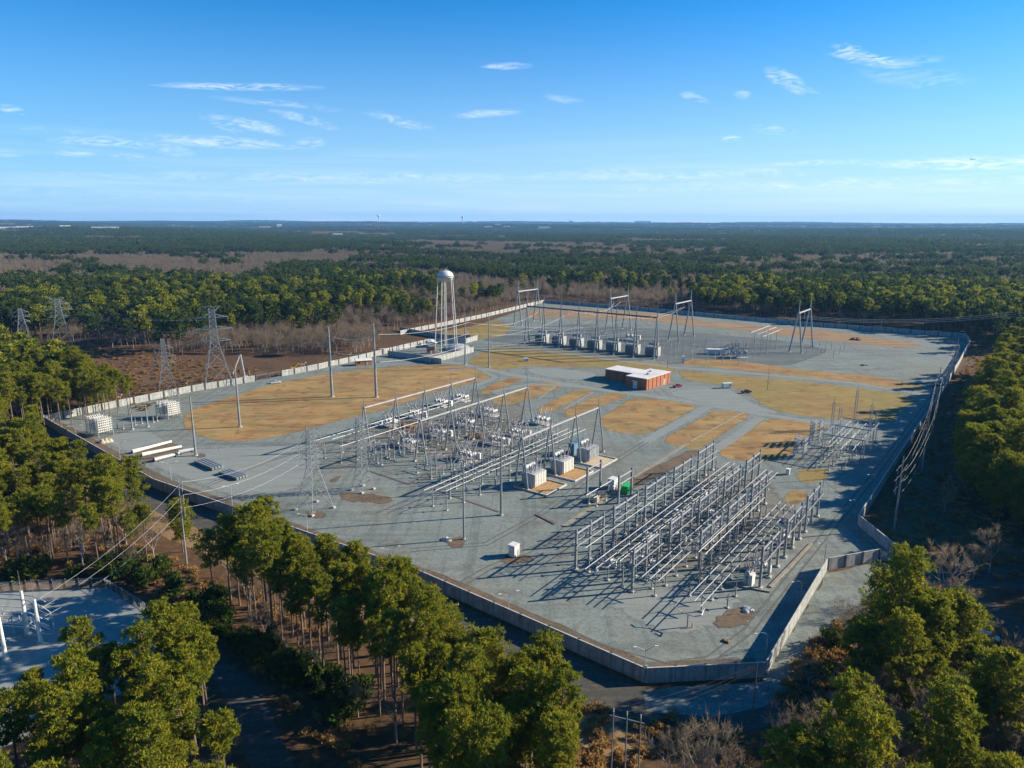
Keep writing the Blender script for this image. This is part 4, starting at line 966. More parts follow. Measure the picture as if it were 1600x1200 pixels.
# lattice frame with bus work beside the stacks
def lattice_mast(b, p, h, w, mem=.07):
    p = Vector(p); z = 0
    while z < h - .1:
        z2 = min(h, z + w * 1.3)
        c0 = [p + Vector((sx * w / 2, sy * w / 2, z)) for sx, sy in ((-1, -1), (1, -1), (1, 1), (-1, 1))]; c1 = [q + Vector((0, 0, z2 - z)) for q in c0]
        for k in range(4): b.bar(c0[k], c1[k], mem * 1.6); b.bar(c0[k], c1[(k + 1) % 4], mem)
        z = z2
bp = S(1322, 712)
t = thing('lattice_gantry', 'lattice steel bus frame with diagonal silver pipes beside the capacitor stacks', 'gantry', bp, AX)
for x, y in ((-8, -7), (-8, 7), (8, -7), (8, 7), (22, -6), (22, 8)):
    b = MB(); lattice_mast(b, (x, y, 0), 10 if x < 20 else 14, .9); b.build('lattice_leg', 'steel', t)
for x in (-8, 8, 22): MB().bar((x, -7, 9.6), (x, 7.5, 9.6), .4).build('beam', 'steel', t)
for y in (-7, 7): MB().bar((-8, y, 9.6), (22, y, 9.6), .35).build('beam', 'steel', t)
for y in (-5, -2, 1, 4): MB().tube((-14, y, 8.2), (24, y, 8.2), .08, n=6).build('bus_pipe', 'steel_light', t)
for y in (-4, 0, 4): MB().tube((-12, y, 5.8), (16, y, 5.8), .08, n=6).build('bus_pipe', 'steel_light', t)
for x in (-10, -3, 4, 11, 18):
    b = MB()
    for y in (-5, -2, 1, 4): b.insul((x, y, 6.2), (x, y, 8.1), .15, 6, 4)
    b.build('insulator_row', 'insul', t)
for i in range(7):
    for j in range(3):
        spread(low, [W(0, 0) * 0 + bp + U2 * (-22 + i * 6) + V2 * (-6 + j * 4.5)], 'short brown post insulator under the lattice bus frame', 'post insulators under the lattice bus frame')
for px, py, h in ((1299, 672, 13), (1334, 668, 17), (1358, 678, 13)):
    q = thing('lattice_mast', 'slim dark lattice mast behind the lattice bus frame, %s' % {1299: 'nearest the capacitor stacks', 1334: 'tallest of three', 1358: 'closest to the yard road'}[px], 'mast', S(px, py), AX, 'slim lattice masts')
    b = MB(); lattice_mast(b, (0, 0, 0), h, .8, .08); b.build('lattice', 'steel', q); MB().tube((0, 0, h), (0, 0, h + 3), .08, .03, 5).build('spike', 'steel', q)

# ------------------------------------------------------------------ things lying about the yard
for a, b, r, lab, mm in (((207, 709), (268, 693), .75, 'white tapered steel pole lying on the gravel, furthest from the front wall', 'white'), ((222, 714), (284, 701), .8, 'white tapered steel pole lying on the gravel with a black mouth', 'white'),
                         ((241, 722), (280, 712), .85, 'pale steel tube lying on the gravel, nearer of a pair end to end', 'steel_light'), ((279, 710), (305, 705), .85, 'pale steel tube lying on the gravel at the foot of a pole', 'steel_light')):
    p, q = S(*a), S(*b); t = thing('lying_pole', lab, 'pole', p, 0, 'poles lying on the gravel')
    d = q - p; MB().tube(Vector((0, 0, r + .15)), d + Vector((0, 0, r + .15)), r, r * .7, 12).build('tube', mm, t)
    c = MB()
    for k in (.15, .85): c.box((d.x * k, d.y * k, .1), (2.2, .5, .2), math.atan2(d.y, d.x) + math.pi / 2)
    c.build('timber', 'wood', t)
    n_ = d.normalized(); MB().tube(Vector((0, 0, r + .15)) - n_ * .06, Vector((0, 0, r + .15)) - n_ * .02, r * .86, n=12).build('dark_end_disc', 'black', t)  # flat black disc on the closed end paints the shade inside a tube
for a, b, lab in (((312, 722), (340, 734), 'stack of blue grey steel beams on the gravel, further from the front wall'), ((350, 739), (378, 749), 'stack of blue grey steel beams on the gravel, nearer the front wall')):
    p, q = S(*a), S(*b); t = thing('beam_stack', lab, 'steel beams', p, 0, 'stacks of steel beams')
    d = (q - p); nrm = Vector((-d.y, d.x, 0)).normalized()
    for k in range(4): MB().bar(nrm * (k * 1.2 - 1.6) + Vector((0, 0, .75)), d + nrm * (k * 1.2 - 1.6) + Vector((0, 0, .75)), .8, .9).build('beam', 'steel', t)
    bb = MB()
    for f in (.1, .9): bb.bar(d * f - nrm * 2.6 + Vector((0, 0, .15)), d * f + nrm * 2.6 + Vector((0, 0, .15)), .3, .3)
    bb.build('timber', 'wood', t)
def pile(loc, r, h, label, m='needle_pile', seed=0):
    b = MB(); rg = random.Random(seed); n = 12
    for k in range(7):
        a = rg.uniform(0, 6.28); d = rg.uniform(0, r * .6); s = rg.uniform(.3, .6) * r
        b.lathe([(s, -.1), (s * .85, h * .35 * rg.uniform(.7, 1.2)), (s * .5, h * .7 * rg.uniform(.7, 1.2)), (.1, h * rg.uniform(.6, 1))], 9, (math.cos(a) * d, math.sin(a) * d, 0))
    return tag(b.build('spoil_heap', m, None, loc), label, 'heap')
pile(S(166, 690), 3.2, 1.4, 'tan heap of timber and soil in front of the corner capacitor rack', 'tan', 3)
pile(S(697, 843), 2.2, .9, 'pale rubble heap beside the slim front pole', 'concrete', 4)
pile(S(1168, 954), 1.8, .7, 'small dark scrap heap near the sunlit corner wall', 'tank', 5)
pile(S(1135, 1003), 1.0, .5, 'tiny dark scrap heap in the open gravel at the near corner', 'needle_pile', 6)
pile(S(640, 668), 6, 1.8, 'brown soil heap among the breakers of the first row', 'needle_pile', 7)
pile(S(745, 684), 5, 1.6, 'rusty brown soil heap in the middle of the breaker yard', 'needle_pile', 8)
pile(S(1340, 531), 6, 2.2, 'dark soil heap in the bleached grass of the rear yard', 'needle_pile', 9)
pile(S(1349, 571), 3, 1, 'small dark heap on the far right gravel', 'needle_pile', 10)
def kerb(a, b, w, h, label, m='trench'):
    p, q = S(*a), S(*b); o = MB().bar(Vector((0, 0, h / 2)), (q - p) + Vector((0, 0, h / 2)), w, h).build('cable_trench_lid', m, None, p); return tag(o, label, 'trench lid')
kerb((880, 822), (985, 752), 1.4, .14, 'pale cable trench lid running from the green container towards the lawns')
kerb((990, 746), (1075, 692), 1.4, .14, 'pale cable trench lid along the edge of the rusty soil')
kerb((1078, 690), (1160, 645), .9, .14, 'thin cable trench lid across the brown lawn')
kerb((838, 804), (868, 819), 1.1, .25, 'brown timber edging lying on the gravel in front of the transformers', 'wood')
kerb((875, 596), (840, 625), .5, .12, 'thin pale kerb line on the narrow lawn strip')
kerb((928, 612), (880, 640), .5, .12, 'thin pale kerb line beside the big square lawn')
kerb((575, 735), (640, 757), .9, .12, 'brown trench line on the gravel in front of the breaker yard', 'wood')
kerb((640, 757), (690, 725), .9, .12, 'brown trench line turning towards the breakers', 'wood')
kerb((677, 764), (780, 800), .9, .12, 'brown trench line ending at the taller front pole', 'wood')
kerb((1203, 918), (1268, 850), .8, .35, 'concrete kerb along the road side gantries')
kerb((1088, 905), (1203, 925), .8, .35, 'concrete kerb at the front of the white control cubicle')

# white hut, containers
def hut(loc, d, rot, label, m='white', roof='roof_white', cat='cabinet', name='equipment_hut'):
    t = thing(name, label, cat, loc, rot)
    MB().box((0, 0, d[2] / 2), d).build('wall', m, t)
    MB().box((0, 0, d[2] + .08), (d[0] + .3, d[1] + .3, .16)).build('roof', roof, t)
    MB().box((d[0] * .2, -d[1] / 2 - .03, min(1.05, d[2] * .45)), (min(.9, d[0] * .4), .05, min(2, d[2] * .85))).build('door', 'tank', t)
    return t
hut(S(803, 868), (2.3, 2.1, 3.3), AX, 'small white equipment hut on the open gravel with soil in front')
hut(S(1231, 741), (1.2, 1.2, 2), AX, 'tiny white cabinet by the green yellow lawn')
hut(S(822, 564), (3, 2, 1.8), 0, 'tiny white box alone on the long yellow lawn')
hut(S(1067, 567), (1.3, 1.3, 4.4), 0, 'narrow white cabinet at the corner of the rear track')
hut(S(1118, 553), (12, 4, 3.4), -.1, 'long low cream container in the rear yard behind the track', 'white')
hut(S(1018, 800), (.9, .9, 2.2), AX, 'tiny white cubicle at the foot of the outer gantries')
t = thing('storage_container', 'bright green storage container beside the small bus gantries', 'container', S(978, 769), AX + .2)
MB().box((0, 0, 1.5), (4.5, 2.4, 2.7)).build('body', 'green', t)
b = MB()
for i in range(10): b.box((-2.0 + i * .44, -1.24, 1.5), (.12, .08, 2.5))
b.build('ribs', 'green', t)
hut(S(958, 762), (3.2, 2.4, 3.4), AX, 'white switchgear kiosk left of the green container')
hut(S(931, 783), (2.4, 2, 1.7), AX, 'low tan crate under the small bus pipes', 'tan', 'tan')
for k in range(2):
    o = MB().tube((0, 0, 0), (17, 0, 0), .16, n=8).build('bus_pipe', 'steel_light', None, S(915 + 12 * k, 790 + 4 * k) + Vector((0, 0, 3.5)), AX)
    tag(o, ['inner short silver pipe leading to the white kiosk', 'outer short silver pipe leading to the white kiosk'][k], 'bus pipe')
    spread(low, [S(915 + 12 * k, 790 + 4 * k) + U2 * q for q in (2, 8, 15)], 'short post insulator carrying the pipes to the white kiosk', 'post insulators by the white kiosk')

# ------------------------------------------------------------------ brick building
_p = S(1010, 610); BH = 6.2
t = thing('brick_building', 'flat roofed L shaped red brick control building with white roof', 'building', _p, 0)
_a = math.radians(49); ux, uy = Vector((math.cos(_a), math.sin(_a), 0)), Vector((-math.sin(_a), math.cos(_a), 0))
def bb_(x0, x1, y0, y1, z0, z1, b):
    c = ux * ((x0 + x1) / 2) + uy * ((y0 + y1) / 2); b.box((c.x, c.y, (z0 + z1) / 2), (x1 - x0, y1 - y0, z1 - z0), _a)
    return b
bb_(0, 26, 0, 13, 0, BH, MB()).build('wall', 'brick', t)
bb_(9, 22, 13, 33, 0, BH - .3, MB()).build('wall', 'brick', t)
b = bb_(-.25, 26.25, -.25, 13.25, BH, BH + .28, MB()); b.build('roof', 'roof_white', t)
b = bb_(8.8, 22.2, 13.25, 33.25, BH - .3, BH - .03, MB()); b.build('roof', 'roof_white', t)
for i in range(6):
    x = 2.2 + i * 4.3; bb_(x - .25, x + .25, -.16, -.02, 0, BH - .3, MB()).build('pilaster', 'brick_dark', t)
for i in range(4):
    y = 15 + i * 5; bb_(8.82, 8.98, y - .25, y + .25, 0, BH - .6, MB()).build('pilaster', 'brick_dark', t)
bb_(18.6, 20.2, -.1, -.02, 0, 3.4, MB()).build('door', 'white', t)
bb_(-.12, -.02, 6.0, 8.6, 0, 4.0, MB()).build('roller_door', 'silver', t)
bb_(-.9, -.02, 5.7, 8.9, 4.3, 4.5, MB()).build('canopy', 'white', t)
b = MB(); bb_(10, 11.4, 5, 6.2, BH + .28, BH + 1.1, b); bb_(18, 19, 8, 9.2, BH + .28, BH + .9, b); b.build('roof_vent', 'steel', t)

# orange shed
t = thing('shed', 'small orange boarded shed with pale roof beside the long wall', 'shed', S(568, 570), .35)
MB().box((0, 0, 1.6), (10, 5, 3.2)).build('wall', 'orange', t)
MB().prism([(-2.9, 3.2), (2.9, 3.2), (0, 4.3)], -5.3, 5.3).build('roof', 'roof_white', t, None, math.pi / 2)
MB().box((2, -2.55, 1.2), (1.3, .08, 2.2)).build('door', 'tan', t)
MB().box((-3, -2.55, 1.9), (1.2, .08, 1)).build('window', 'glass', t)

# ------------------------------------------------------------------ water tower and compound
wt = S(698, 548)
t = thing('water_tower', 'white domed water tower on tall slender legs with a rust streaked crown', 'water tower', wt)
H_ = 48.5
MB().lathe([(1.0, H_ + .2), (3.0, H_ + .8), (4.8, H_ + 2.0), (5.5, H_ + 3.3), (5.6, H_ + 4.4), (5.2, H_ + 5.8), (4.0, H_ + 7.1), (2.1, H_ + 7.9), (.4, H_ + 8.2)], 28).build('tank', 'tower_white', t)
MB().lathe([(5.5, H_ + 3.2), (6.2, H_ + 3.2), (6.2, H_ + 3.45), (5.5, H_ + 3.45)], 28).build('balcony', 'steel', t)
b = MB()
for i in range(24):
    a = i * math.pi / 12; b.tube((6.1 * math.cos(a), 6.1 * math.sin(a), H_ + 3.4), (6.1 * math.cos(a), 6.1 * math.sin(a), H_ + 4.5), .05, n=4)
b.lathe([(6.05, H_ + 4.45), (6.18, H_ + 4.45), (6.18, H_ + 4.58), (6.05, H_ + 4.58)], 28)
b.build('railing', 'steel', t)
for i in range(5):
    a = i * 2 * math.pi / 5 + .55
    MB().tube((8.6 * math.cos(a), 8.6 * math.sin(a), 0), (5.4 * math.cos(a), 5.4 * math.sin(a), H_ + 3.0), .34, .3, 10).build('leg', 'tower_white', t)
MB().tube((0, 0, 0), (0, 0, H_ + .4), .3, n=10).build('riser_pipe', 'tower_white', t)
br_ = MB()
for z in (14, 30):
    rr_ = 8.6 - 3.2 * z / (H_ + 3)
    for i in range(5):
        a, a2 = i * 2 * math.pi / 5 + .55, (i + 1) * 2 * math.pi / 5 + .55
        br_.tube((rr_ * math.cos(a), rr_ * math.sin(a), z), (rr_ * math.cos(a2), rr_ * math.sin(a2), z), .12, n=5)
br_.build('bracing_ring', 'steel', t)
MB().tube((0, 0, H_ + 8.1), (0, 0, H_ + 9.4), .25, .12, 6).build('finial', 'white', t)
t = thing('pump_house', 'small dark brick pump house with gable roof in the tank compound', 'hut', S(673, 552), .3)
MB().box((0, 0, 1.6), (5, 4, 3.2)).build('wall', 'brick', t); MB().prism([(-2.4, 3.2), (2.4, 3.2), (0, 4.8)], -2.8, 2.8).build('roof', 'black', t, None, math.pi / 2)
MB().box((0, -2.05, 1.1), (1, .08, 2.1)).build('door', 'white', t)
t = thing('ground_tank', 'low blue domed water tank in the compound below the tower', 'tank', S(715, 546), 0)
MB().lathe([(9, 0), (9, 1.4), (7.5, 2.6), (4.5, 3.6), (.5, 4.0)], 28).build('shell', 'tank', t); MB().tube((0, 0, 3.9), (0, 0, 4.6), .5, n=8).build('hatch', 'steel', t)
t = thing('canopy_shelter', 'white curved shelter roof in the tank compound', 'shelter', S(674, 541), .2)
MB().prism([(-4, 2.6), (-2.8, 3.9), (0, 4.4), (2.8, 3.9), (4, 2.6), (3.7, 2.6), (2.6, 3.65), (0, 4.1), (-2.6, 3.65), (-3.7, 2.6)], -6, 6).build('roof', 'white', t)
for x in (-3.8, 3.8):
    for y in (-5.5, 5.5): MB().tube((x, y, 0), (x, y, 2.7), .1, n=5).build('post', 'steel', t)

# ------------------------------------------------------------------ vehicles
def wheel(t, x, y, r, w=.26):
    o = MB().tube((x, y - w / 2, r), (x, y + w / 2, r), r, n=14).build('wheel', 'tyre', t)
    MB().tube((x, y - w / 2 - .01, r), (x, y + w / 2 + .01, r), r * .55, n=10).build('rim', 'silver', o)
def car(label, loc, rot, paint, kind='pickup', cat=None):
    t = thing({'pickup': 'pickup_truck', 'sedan': 'parked_car', 'suv': 'parked_car', 'van': 'van'}[kind], label, cat or {'pickup': 'truck', 'sedan': 'car', 'suv': 'car', 'van': 'van'}[kind], loc, rot)
    if kind == 'pickup':
        Lh, W_ = 2.8, 1.9
        MB().prism([(-2.8, .45), (2.8, .45), (2.85, .9), (2.7, 1.15), (1.5, 1.2), (-2.8, 1.2)], -W_ / 2, W_ / 2).build('body', paint, t)
        MB().prism([(1.45, 1.2), (.85, 1.82), (-.6, 1.84), (-.75, 1.2)], -W_ / 2 + .08, W_ / 2 - .08).build('cab', paint, t)
        MB().prism([(1.38, 1.26), (.86, 1.76), (-.55, 1.76), (-.68, 1.26)], -W_ / 2 + .06, W_ / 2 - .06).build('side_glass', 'glass', t)
        MB().prism([(1.50, 1.24), (.92, 1.80), (.9, 1.8), (1.44, 1.24)], -W_ / 2 + .15, W_ / 2 - .15).build('windscreen', 'glass', t)
        MB().box((-1.85, 0, 1.215), (1.75, W_ - .3, .05)).build('bed_liner', 'black', t)
        for y in (-.65, .65): MB().box((2.84, y, .95), (.06, .32, .2)).build('headlight', 'white', t)
        wx = 1.75
    else:
        Lh, W_ = 2.35, 1.82; hh = 1.45 if kind == 'sedan' else (1.75 if kind == 'suv' else 2.1)
        MB().prism([(-2.35, .35), (2.35, .35), (2.4, .7), (1.4, .95), (-2.2, .98), (-2.4, .8)], -W_ / 2, W_ / 2).build('body', paint, t)
        back = {'sedan': (-1.2, -1.9), 'suv': (-2.0, -2.2), 'van': (-2.15, -2.25)}[kind]
        MB().prism([(1.35, .93), (.55, hh), (back[0], hh), (back[1], .95)], -W_ / 2 + .1, W_ / 2 - .1).build('roof', paint, t)
        MB().prism([(1.2, 1.0), (.55, hh - .08), (back[0] + .05, hh - .08), (back[1] + .25, 1.0)], -W_ / 2 + .08, W_ / 2 - .08).build('side_glass', 'glass', t)
        MB().prism([(1.40, .96), (.62, hh - .03), (.6, hh - .03), (1.34, .96)], -W_ / 2 + .18, W_ / 2 - .18).build('windscreen', 'glass', t)
        for y in (-.62, .62): MB().box((2.37, y, .68), (.06, .34, .16)).build('headlight', 'white', t)
        wx = 1.45
    for x in (-wx, wx):
        for y in (-W_ / 2 + .1, W_ / 2 - .1): wheel(t, x, y, .4 if kind == 'pickup' else .34)
    return t
car('dark red pickup truck parked by the brick building', S(1059, 605), .5, 'red')
car('black and silver pickup truck beside the white trailer', S(1166, 614), .3, 'black')
car('silver car parked alone at the far right edge of the lawn', S(1436, 599), -.1, 'silver', 'sedan')
car('white van parked in the shade against the far right wall', S(1470, 596), 1.0, 'white', 'van')
car('dark blue pickup in the shade left of the far right wall', S(1462, 604), .2, 'black')
car('blue car in the wall shadow at the far right', S(1464, 611), 1.1, 'blue', 'suv')
car('pale grey service truck by the long sunlit wall', S(431, 599), .5, 'silver')
car('white car parked beyond the trees on the access road', S(1541, 997), -.6, 'white', 'sedan')
car('white pickup inside the tank compound beside the shelter', S(690, 541), .3, 'white')
t = thing('trailer', 'white box trailer on the stone court', 'trailer', S(1136, 606), .25)
MB().box((0, 0, 1.65), (5.6, 2.4, 2.4)).build('body', 'white', t)
for x in (-.6, .6):
    for y in (-1.1, 1.1): wheel(t, x, y, .38)
MB().bar((2.8, 0, .5), (4.4, 0, .5), .12).build('tow_bar', 'black', t); MB().box((1.2, -1.22, 1.8), (.8, .04, .7)).build('window', 'glass', t)
t = thing('boom_lift', 'white boom lift with its arm folded high behind the long wall', 'crane', S(381, 594), .2)
MB().box((0, 0, 1.0), (5, 2.4, 1.0)).box((1, 0, 1.9), (2.4, 1.8, .9)).build('chassis', 'white', t)
for x in (-1.7, 1.7):
    for y in (-1.2, 1.2): wheel(t, x, y, .55, .4)
MB().bar((.5, 0, 2.2), (-.8, 0, 15), .75, .8).build('lower_boom', 'white', t); MB().bar((-.8, 0, 15), (-5.4, -1, 4.2), .55, .6).build('upper_boom', 'white', t)
MB().box((-5.8, -1, 3.9), (1.2, 1.8, 1.1)).build('basket', 'steel', t)
t = thing('excavator', 'small yellow excavator behind the long wall', 'excavator', S(458, 579), .4)
MB().box((0, 0, 1.7), (2.6, 2.2, 1.3)).build('house', 'yellow', t)
MB().box((0, -1, .5), (3.4, .6, .9)).box((0, 1, .5), (3.4, .6, .9)).build('tracks', 'tyre', t)
MB().bar((1.2, 0, 2), (3.4, 0, 4.4), .4).bar((3.4, 0, 4.4), (5.2, 0, 3.0), .35).bar((5.2, 0, 3.0), (5.0, 0, 1.4), .3).build('boom', 'yellow', t)
MB().box((5.0, 0, 1.1), (.8, 1, .8)).build('bucket', 'tyre', t); MB().box((.6, .5, 2.7), (1.2, 1, 1.1)).build('cab', 'glass', t)
t = thing('aircraft', 'tiny dark airliner low in the sky on the far right', 'aircraft', ray(1520, 249) * 2600 + Vector((0, 0, CH)), 0)
MB().tube((-9, 0, 0), (9, 0, .6), 1.1, 1.0, 10).tube((9, 0, .6), (11, 0, .7), 1.0, .2, 10).build('fuselage', 'tank', t)
MB().bar((-1, -10, .2), (2, 0, -.3), 2.2, .25).bar((-1, 10, .2), (2, 0, -.3), 2.2, .25).build('wing', 'tank', t); MB().bar((-8.5, 0, 0), (-10, 0, 3.6), 2, .25).bar((-9, -3.4, .6), (-9, 3.4, .6), 1.4, .2).build('tail', 'tank', t)

# ------------------------------------------------------------------ steel poles of the line along the right wall, utility poles
def line_pole(px, py, h, label, r=.32, m='steel'):
    return monopole(S(px, py), h, r, label, [(h * .86, -1.5), (h * .72, -1.5), (h * .58, -1.5)], .5, 'power_pole', m, .3, 'pole', False)
R = [(1397, 827, 23, 'grey steel pole beside the gate wing wall carrying the bright line'), (1440, 738, 25, 'second grey steel pole along the shaded wall'), (1459, 655, 25, 'third grey steel pole further up the shaded wall'), (1489, 590, 24, 'fourth grey steel pole beside the sunlit far wall')]
for a in R: line_pole(*a)
R2 = [(1395, 825, 23), (1440, 738, 25), (1459, 655, 25), (1489, 590, 24)]
for k in range(3):
    for side in (-1, 1):
        pts = [S(x, y) + Vector((side * 1.3 - .2, -.4, h * (.8 - .14 * k))) for x, y, h in R2]
        wire('conductor', pts, 2.6, '%s %s strand of the bright line along the right wall' % (['top', 'middle', 'bottom'][k], 'inner' if side < 0 else 'outer'), .026, 'wire_old')
for k in range(5):
    wire('conductor', [S(1395, 825) + Vector((0, 0, 19 - 2.4 * k)), S(1720, 985 - 22 * k) + Vector((0, 0, 12))], 1.5, 'thin wire crossing the dark clearing towards the right edge, %s from the top' % ORD[k], .01, 'wire_old')
up = thing('utility_pole', 'brown wooden pole with three transformer cans and a slanted crossarm', 'pole', S(703, 1010), .4)
MB().tube((0, 0, 0), (0, 0, 10.4), .17, .12, 8).build('shaft', 'wood', up)
MB().bar((-2.2, 0, 9.6), (2.2, 0, 9.6), .16, .2).build('crossarm', 'tan', up)
for x in (-.8, 0, .8): MB().tube((x, -.45, 7.4), (x, -.45, 8.6), .3, n=10).build('transformer_can', 'tank', up)
for x in (-2, -.7, .7, 2): MB().insul((x, 0, 9.7), (x, 0, 10.1), .09, 5, 2).build('pin_insulator', 'insul', up)
monopole(S(1175, 1128), 12.5, .15, 'dark wooden pole outside the corner wall', [], 0, 'utility_pole', 'wood', base=False)
hp = thing('pole_frame', 'three slim grey poles joined by a crossarm at the bottom edge', 'pole', S(975, 1225), -.35)
for x in (-2.2, 0, 2.2): MB().tube((x, 0, 0), (x, 0, 13), .13, .1, 8).build('pole', 'steel', hp)
MB().bar((-2.8, 0, 12.2), (2.8, 0, 12.2), .14).build('crossarm', 'steel', hp)
for x in (-2.2, 0, 2.2): MB().insul((x, 0, 13), (x, 0, 13.7), .12, 5, 3).build('insulator', 'white', hp)
for k in range(3):
    a = hp.location + Vector((-2.2 + 2.2 * k, .7 - .7 * k, 13.6)); wire('conductor', [a, S(1175, 1128) + Vector((0, 0, 12 - .4 * k))], .8, 'thin wire from the three pole frame to the corner pole, %s of three' % ORD[k], .008, 'wood')

# ------------------------------------------------------------------ small fenced substation bottom left
SUBP = P((-420, 930), (0, 925), (165, 918), (330, 1022), (245, 1062), (130, 1110), (-20, 1180), (-420, 1350))
sheet('substation_gravel', SUBP, 'gravel_pale', .02, 'pale gravel pad of the small substation', .2, 4)
def mesh_fence(pts, label, h=2.6):
    t = thing('chain_fence', label, 'fence', pts[0]); o = pts[0]; rails = MB(); pr = None
    for i in range(len(pts) - 1):
        a, c = pts[i] - o, pts[i + 1] - o; d = c - a; n = max(1, round(d.length / 3))
        for z in (.15, h): rails.tube(a + Vector((0, 0, z)), c + Vector((0, 0, z)), .05, n=5)
        m_ = max(2, int(d.length / .35))
        for j in range(m_):
            p = a.lerp(c, j / m_); p2 = a.lerp(c, min(1, (j + 3) / m_)); rails.tube(p + Vector((0, 0, .15)), p2 + Vector((0, 0, h)), .014, n=3, caps=False); rails.tube(p2 + Vector((0, 0, .15)), p + Vector((0, 0, h)), .014, n=3, caps=False)
        for j in range(n):
            p = a.lerp(c, j / n)
            if pr is None: pr = MB().tube((0, 0, 0), (0, 0, h + .35), .07, n=6).build('post', 'steel', t, p)
            else:
                q = pr.copy(); COL.objects.link(q); q.parent = t; q.location = p
    rails.build('wire_mesh', 'steel', t)
mesh_fence([S(-420, 930), S(0, 925), S(165, 918)], 'chain link fence at the back of the small substation')
mesh_fence([S(165, 918), S(330, 1022)], 'chain link fence along the narrow road side of the small substation')
mesh_fence([S(330, 1022), S(245, 1062)], 'short chain link fence and gate at the corner of the small substation')
for (px, py), h, lab, sp in (((44, 991), 10.6, 'thick white pole in the small substation, left of two with spikes', 5), ((64, 1003), 10.2, 'thick white pole in the small substation, right of two with spikes', 5), ((9, 1028), 9.5, 'white pole at the left edge in the small substation', 0), ((-40, 1010), 9.5, 'white pole just off the left edge of the small substation', 0)):
    q = thing('white_pole', lab, 'pole', S(px, py), 0, 'white poles of the small substation')
    MB().tube((0, 0, 0), (0, 0, h), .42, .3, 14).build('shaft', 'white', q); MB().tube((0, 0, 0), (0, 0, .3), .8, n=14).build('base', 'concrete', q)
    if sp: MB().tube((0, 0, h), (0, 0, h + sp), .07, .02, 5).build('spike', 'steel', q)
t = thing('bus_framework', 'white pipe framework of buses and switches between the white poles', 'gantry', S(40, 985), 0)
q0, q1 = S(62, 1000) - S(40, 985), S(-60, 985) - S(40, 985)
for dz, mm, r in ((8.6, 'steel_light', .14), (5.6, 'white', .1), (4.2, 'white', .1), (2.6, 'white', .1), (1.9, 'white', .1)):
    for s in (0, 1.8): MB().path([q0 + Vector((1.6, s - .5, dz)), q0 * .5 + Vector((0, s, dz)), q1 + Vector((0, s, dz))], r, 6).build('bus_pipe', mm, t)
for k in range(7):
    p = q0.lerp(q1, (k + .5) / 7); MB().tube(p + Vector((0, .9, 0)), p + Vector((0, .9, 5.6)), .11, n=6).bar(p + Vector((0, -.6, 4.1)), p + Vector((0, 2.4, 4.1)), .14).build('support', 'steel_light', t)
    MB().insul(p + Vector((0, 0, 4.2)), p + Vector((0, 0, 5.5)), .14, 6, 4).insul(p + Vector((0, 1.8, 4.2)), p + Vector((0, 1.8, 5.5)), .14, 6, 4).build('insulators', 'insul', t)
MB().path([q0 + Vector((1.8, -.4, 8.6)), q0 + Vector((3.6, -.4, 7)), q0 + Vector((3.9, -.4, 3)), q0 + Vector((3.0, -.4, 1.8)), q0 + Vector((1, -.4, 1.9))], .06, 5).build('jumper', 'wire', t)

# ------------------------------------------------------------------ far buildings
def far_house(px, py, wpx, hpx, label, m='white', roof='roof_white', name='distant_building', dep=1.2):
    p = S(px, py); d = p.length; k = d / F; w = wpx * k; h = max(6, hpx * k)
    z = hills(p.x, p.y)
    t = thing(name, label, 'building', (p.x, p.y, z), -math.atan2(p.x, p.y), 'distant buildings among the woods')
    h = h * .8 + 10; MB().box((0, 0, h / 2 + 4), (w, w * .4 * dep, h + 8)).build('wall', m, t)
    MB().prism([(-w * .21 * dep, h + 8), (w * .21 * dep, h + 8), (0, h * 1.08 + 9)], -w * .51, w * .51).build('roof', roof, t, None, math.pi / 2)
for a in ((12, 367, 22, 2.2, 'white flat distant warehouse at the left edge'), (40, 366, 18, 2, 'white distant warehouse near the left edge'), (103, 364, 12, 2, 'small white distant hall above the pale wood'), (166, 369, 32, 2.2, 'long grey distant roof on the left'),
          (437, 359, 7, 5, 'tall white distant block left of centre'), (414, 361, 16, 3, 'pinkish distant school left of the tall white block', 'brick'), (500, 371, 22, 3.2, 'red brick distant school below the horizon', 'brick', 'brick'), (528, 372, 14, 3, 'white roofed wing of the red distant school'),
          (763, 360, 10, 2.2, 'white distant house, first of a row right of centre'), (778, 359, 8, 2.6, 'white distant house, second of a row right of centre'), (792, 360, 9, 2.2, 'white distant house, third of a row right of centre'), (850, 361, 18, 2, 'low pale distant building behind the green belt'),
          (892, 352, 6, 2.4, 'small white far block right of centre'), (1004, 351, 24, 3, 'bright long white far warehouse on the horizon'), (945, 353, 14, 2.2, 'pale far roof left of the bright long warehouse'), (1062, 353, 12, 1.8, 'pale far roof right of the bright long warehouse'),
          (660, 353, 12, 2, 'small white far roof left of the horizon tower'), (590, 358, 9, 2.2, 'small white far house by the horizon water tower')):
    far_house(*a)
for px, py, top, lab in ((592, 352, 343, 'white water tower on the horizon left of centre'), (723, 352, 342, 'white water tower on the horizon near the middle')):
    p = S(px, py + 2); k = p.length / F; h = 11 * k; z = hills(p.x, p.y); t = thing('distant_water_tower', lab, 'water tower', (p.x, p.y, z))
    MB().tube((0, 0, 0), (0, 0, h), k * .7, n=8).build('stem', 'white', t); MB().lathe([(k * .6, h - k * 1.5), (k * 2, h), (k * 2, h + k * 1.2), (k * .6, h + k * 2.2)], 12).build('tank', 'white', t)

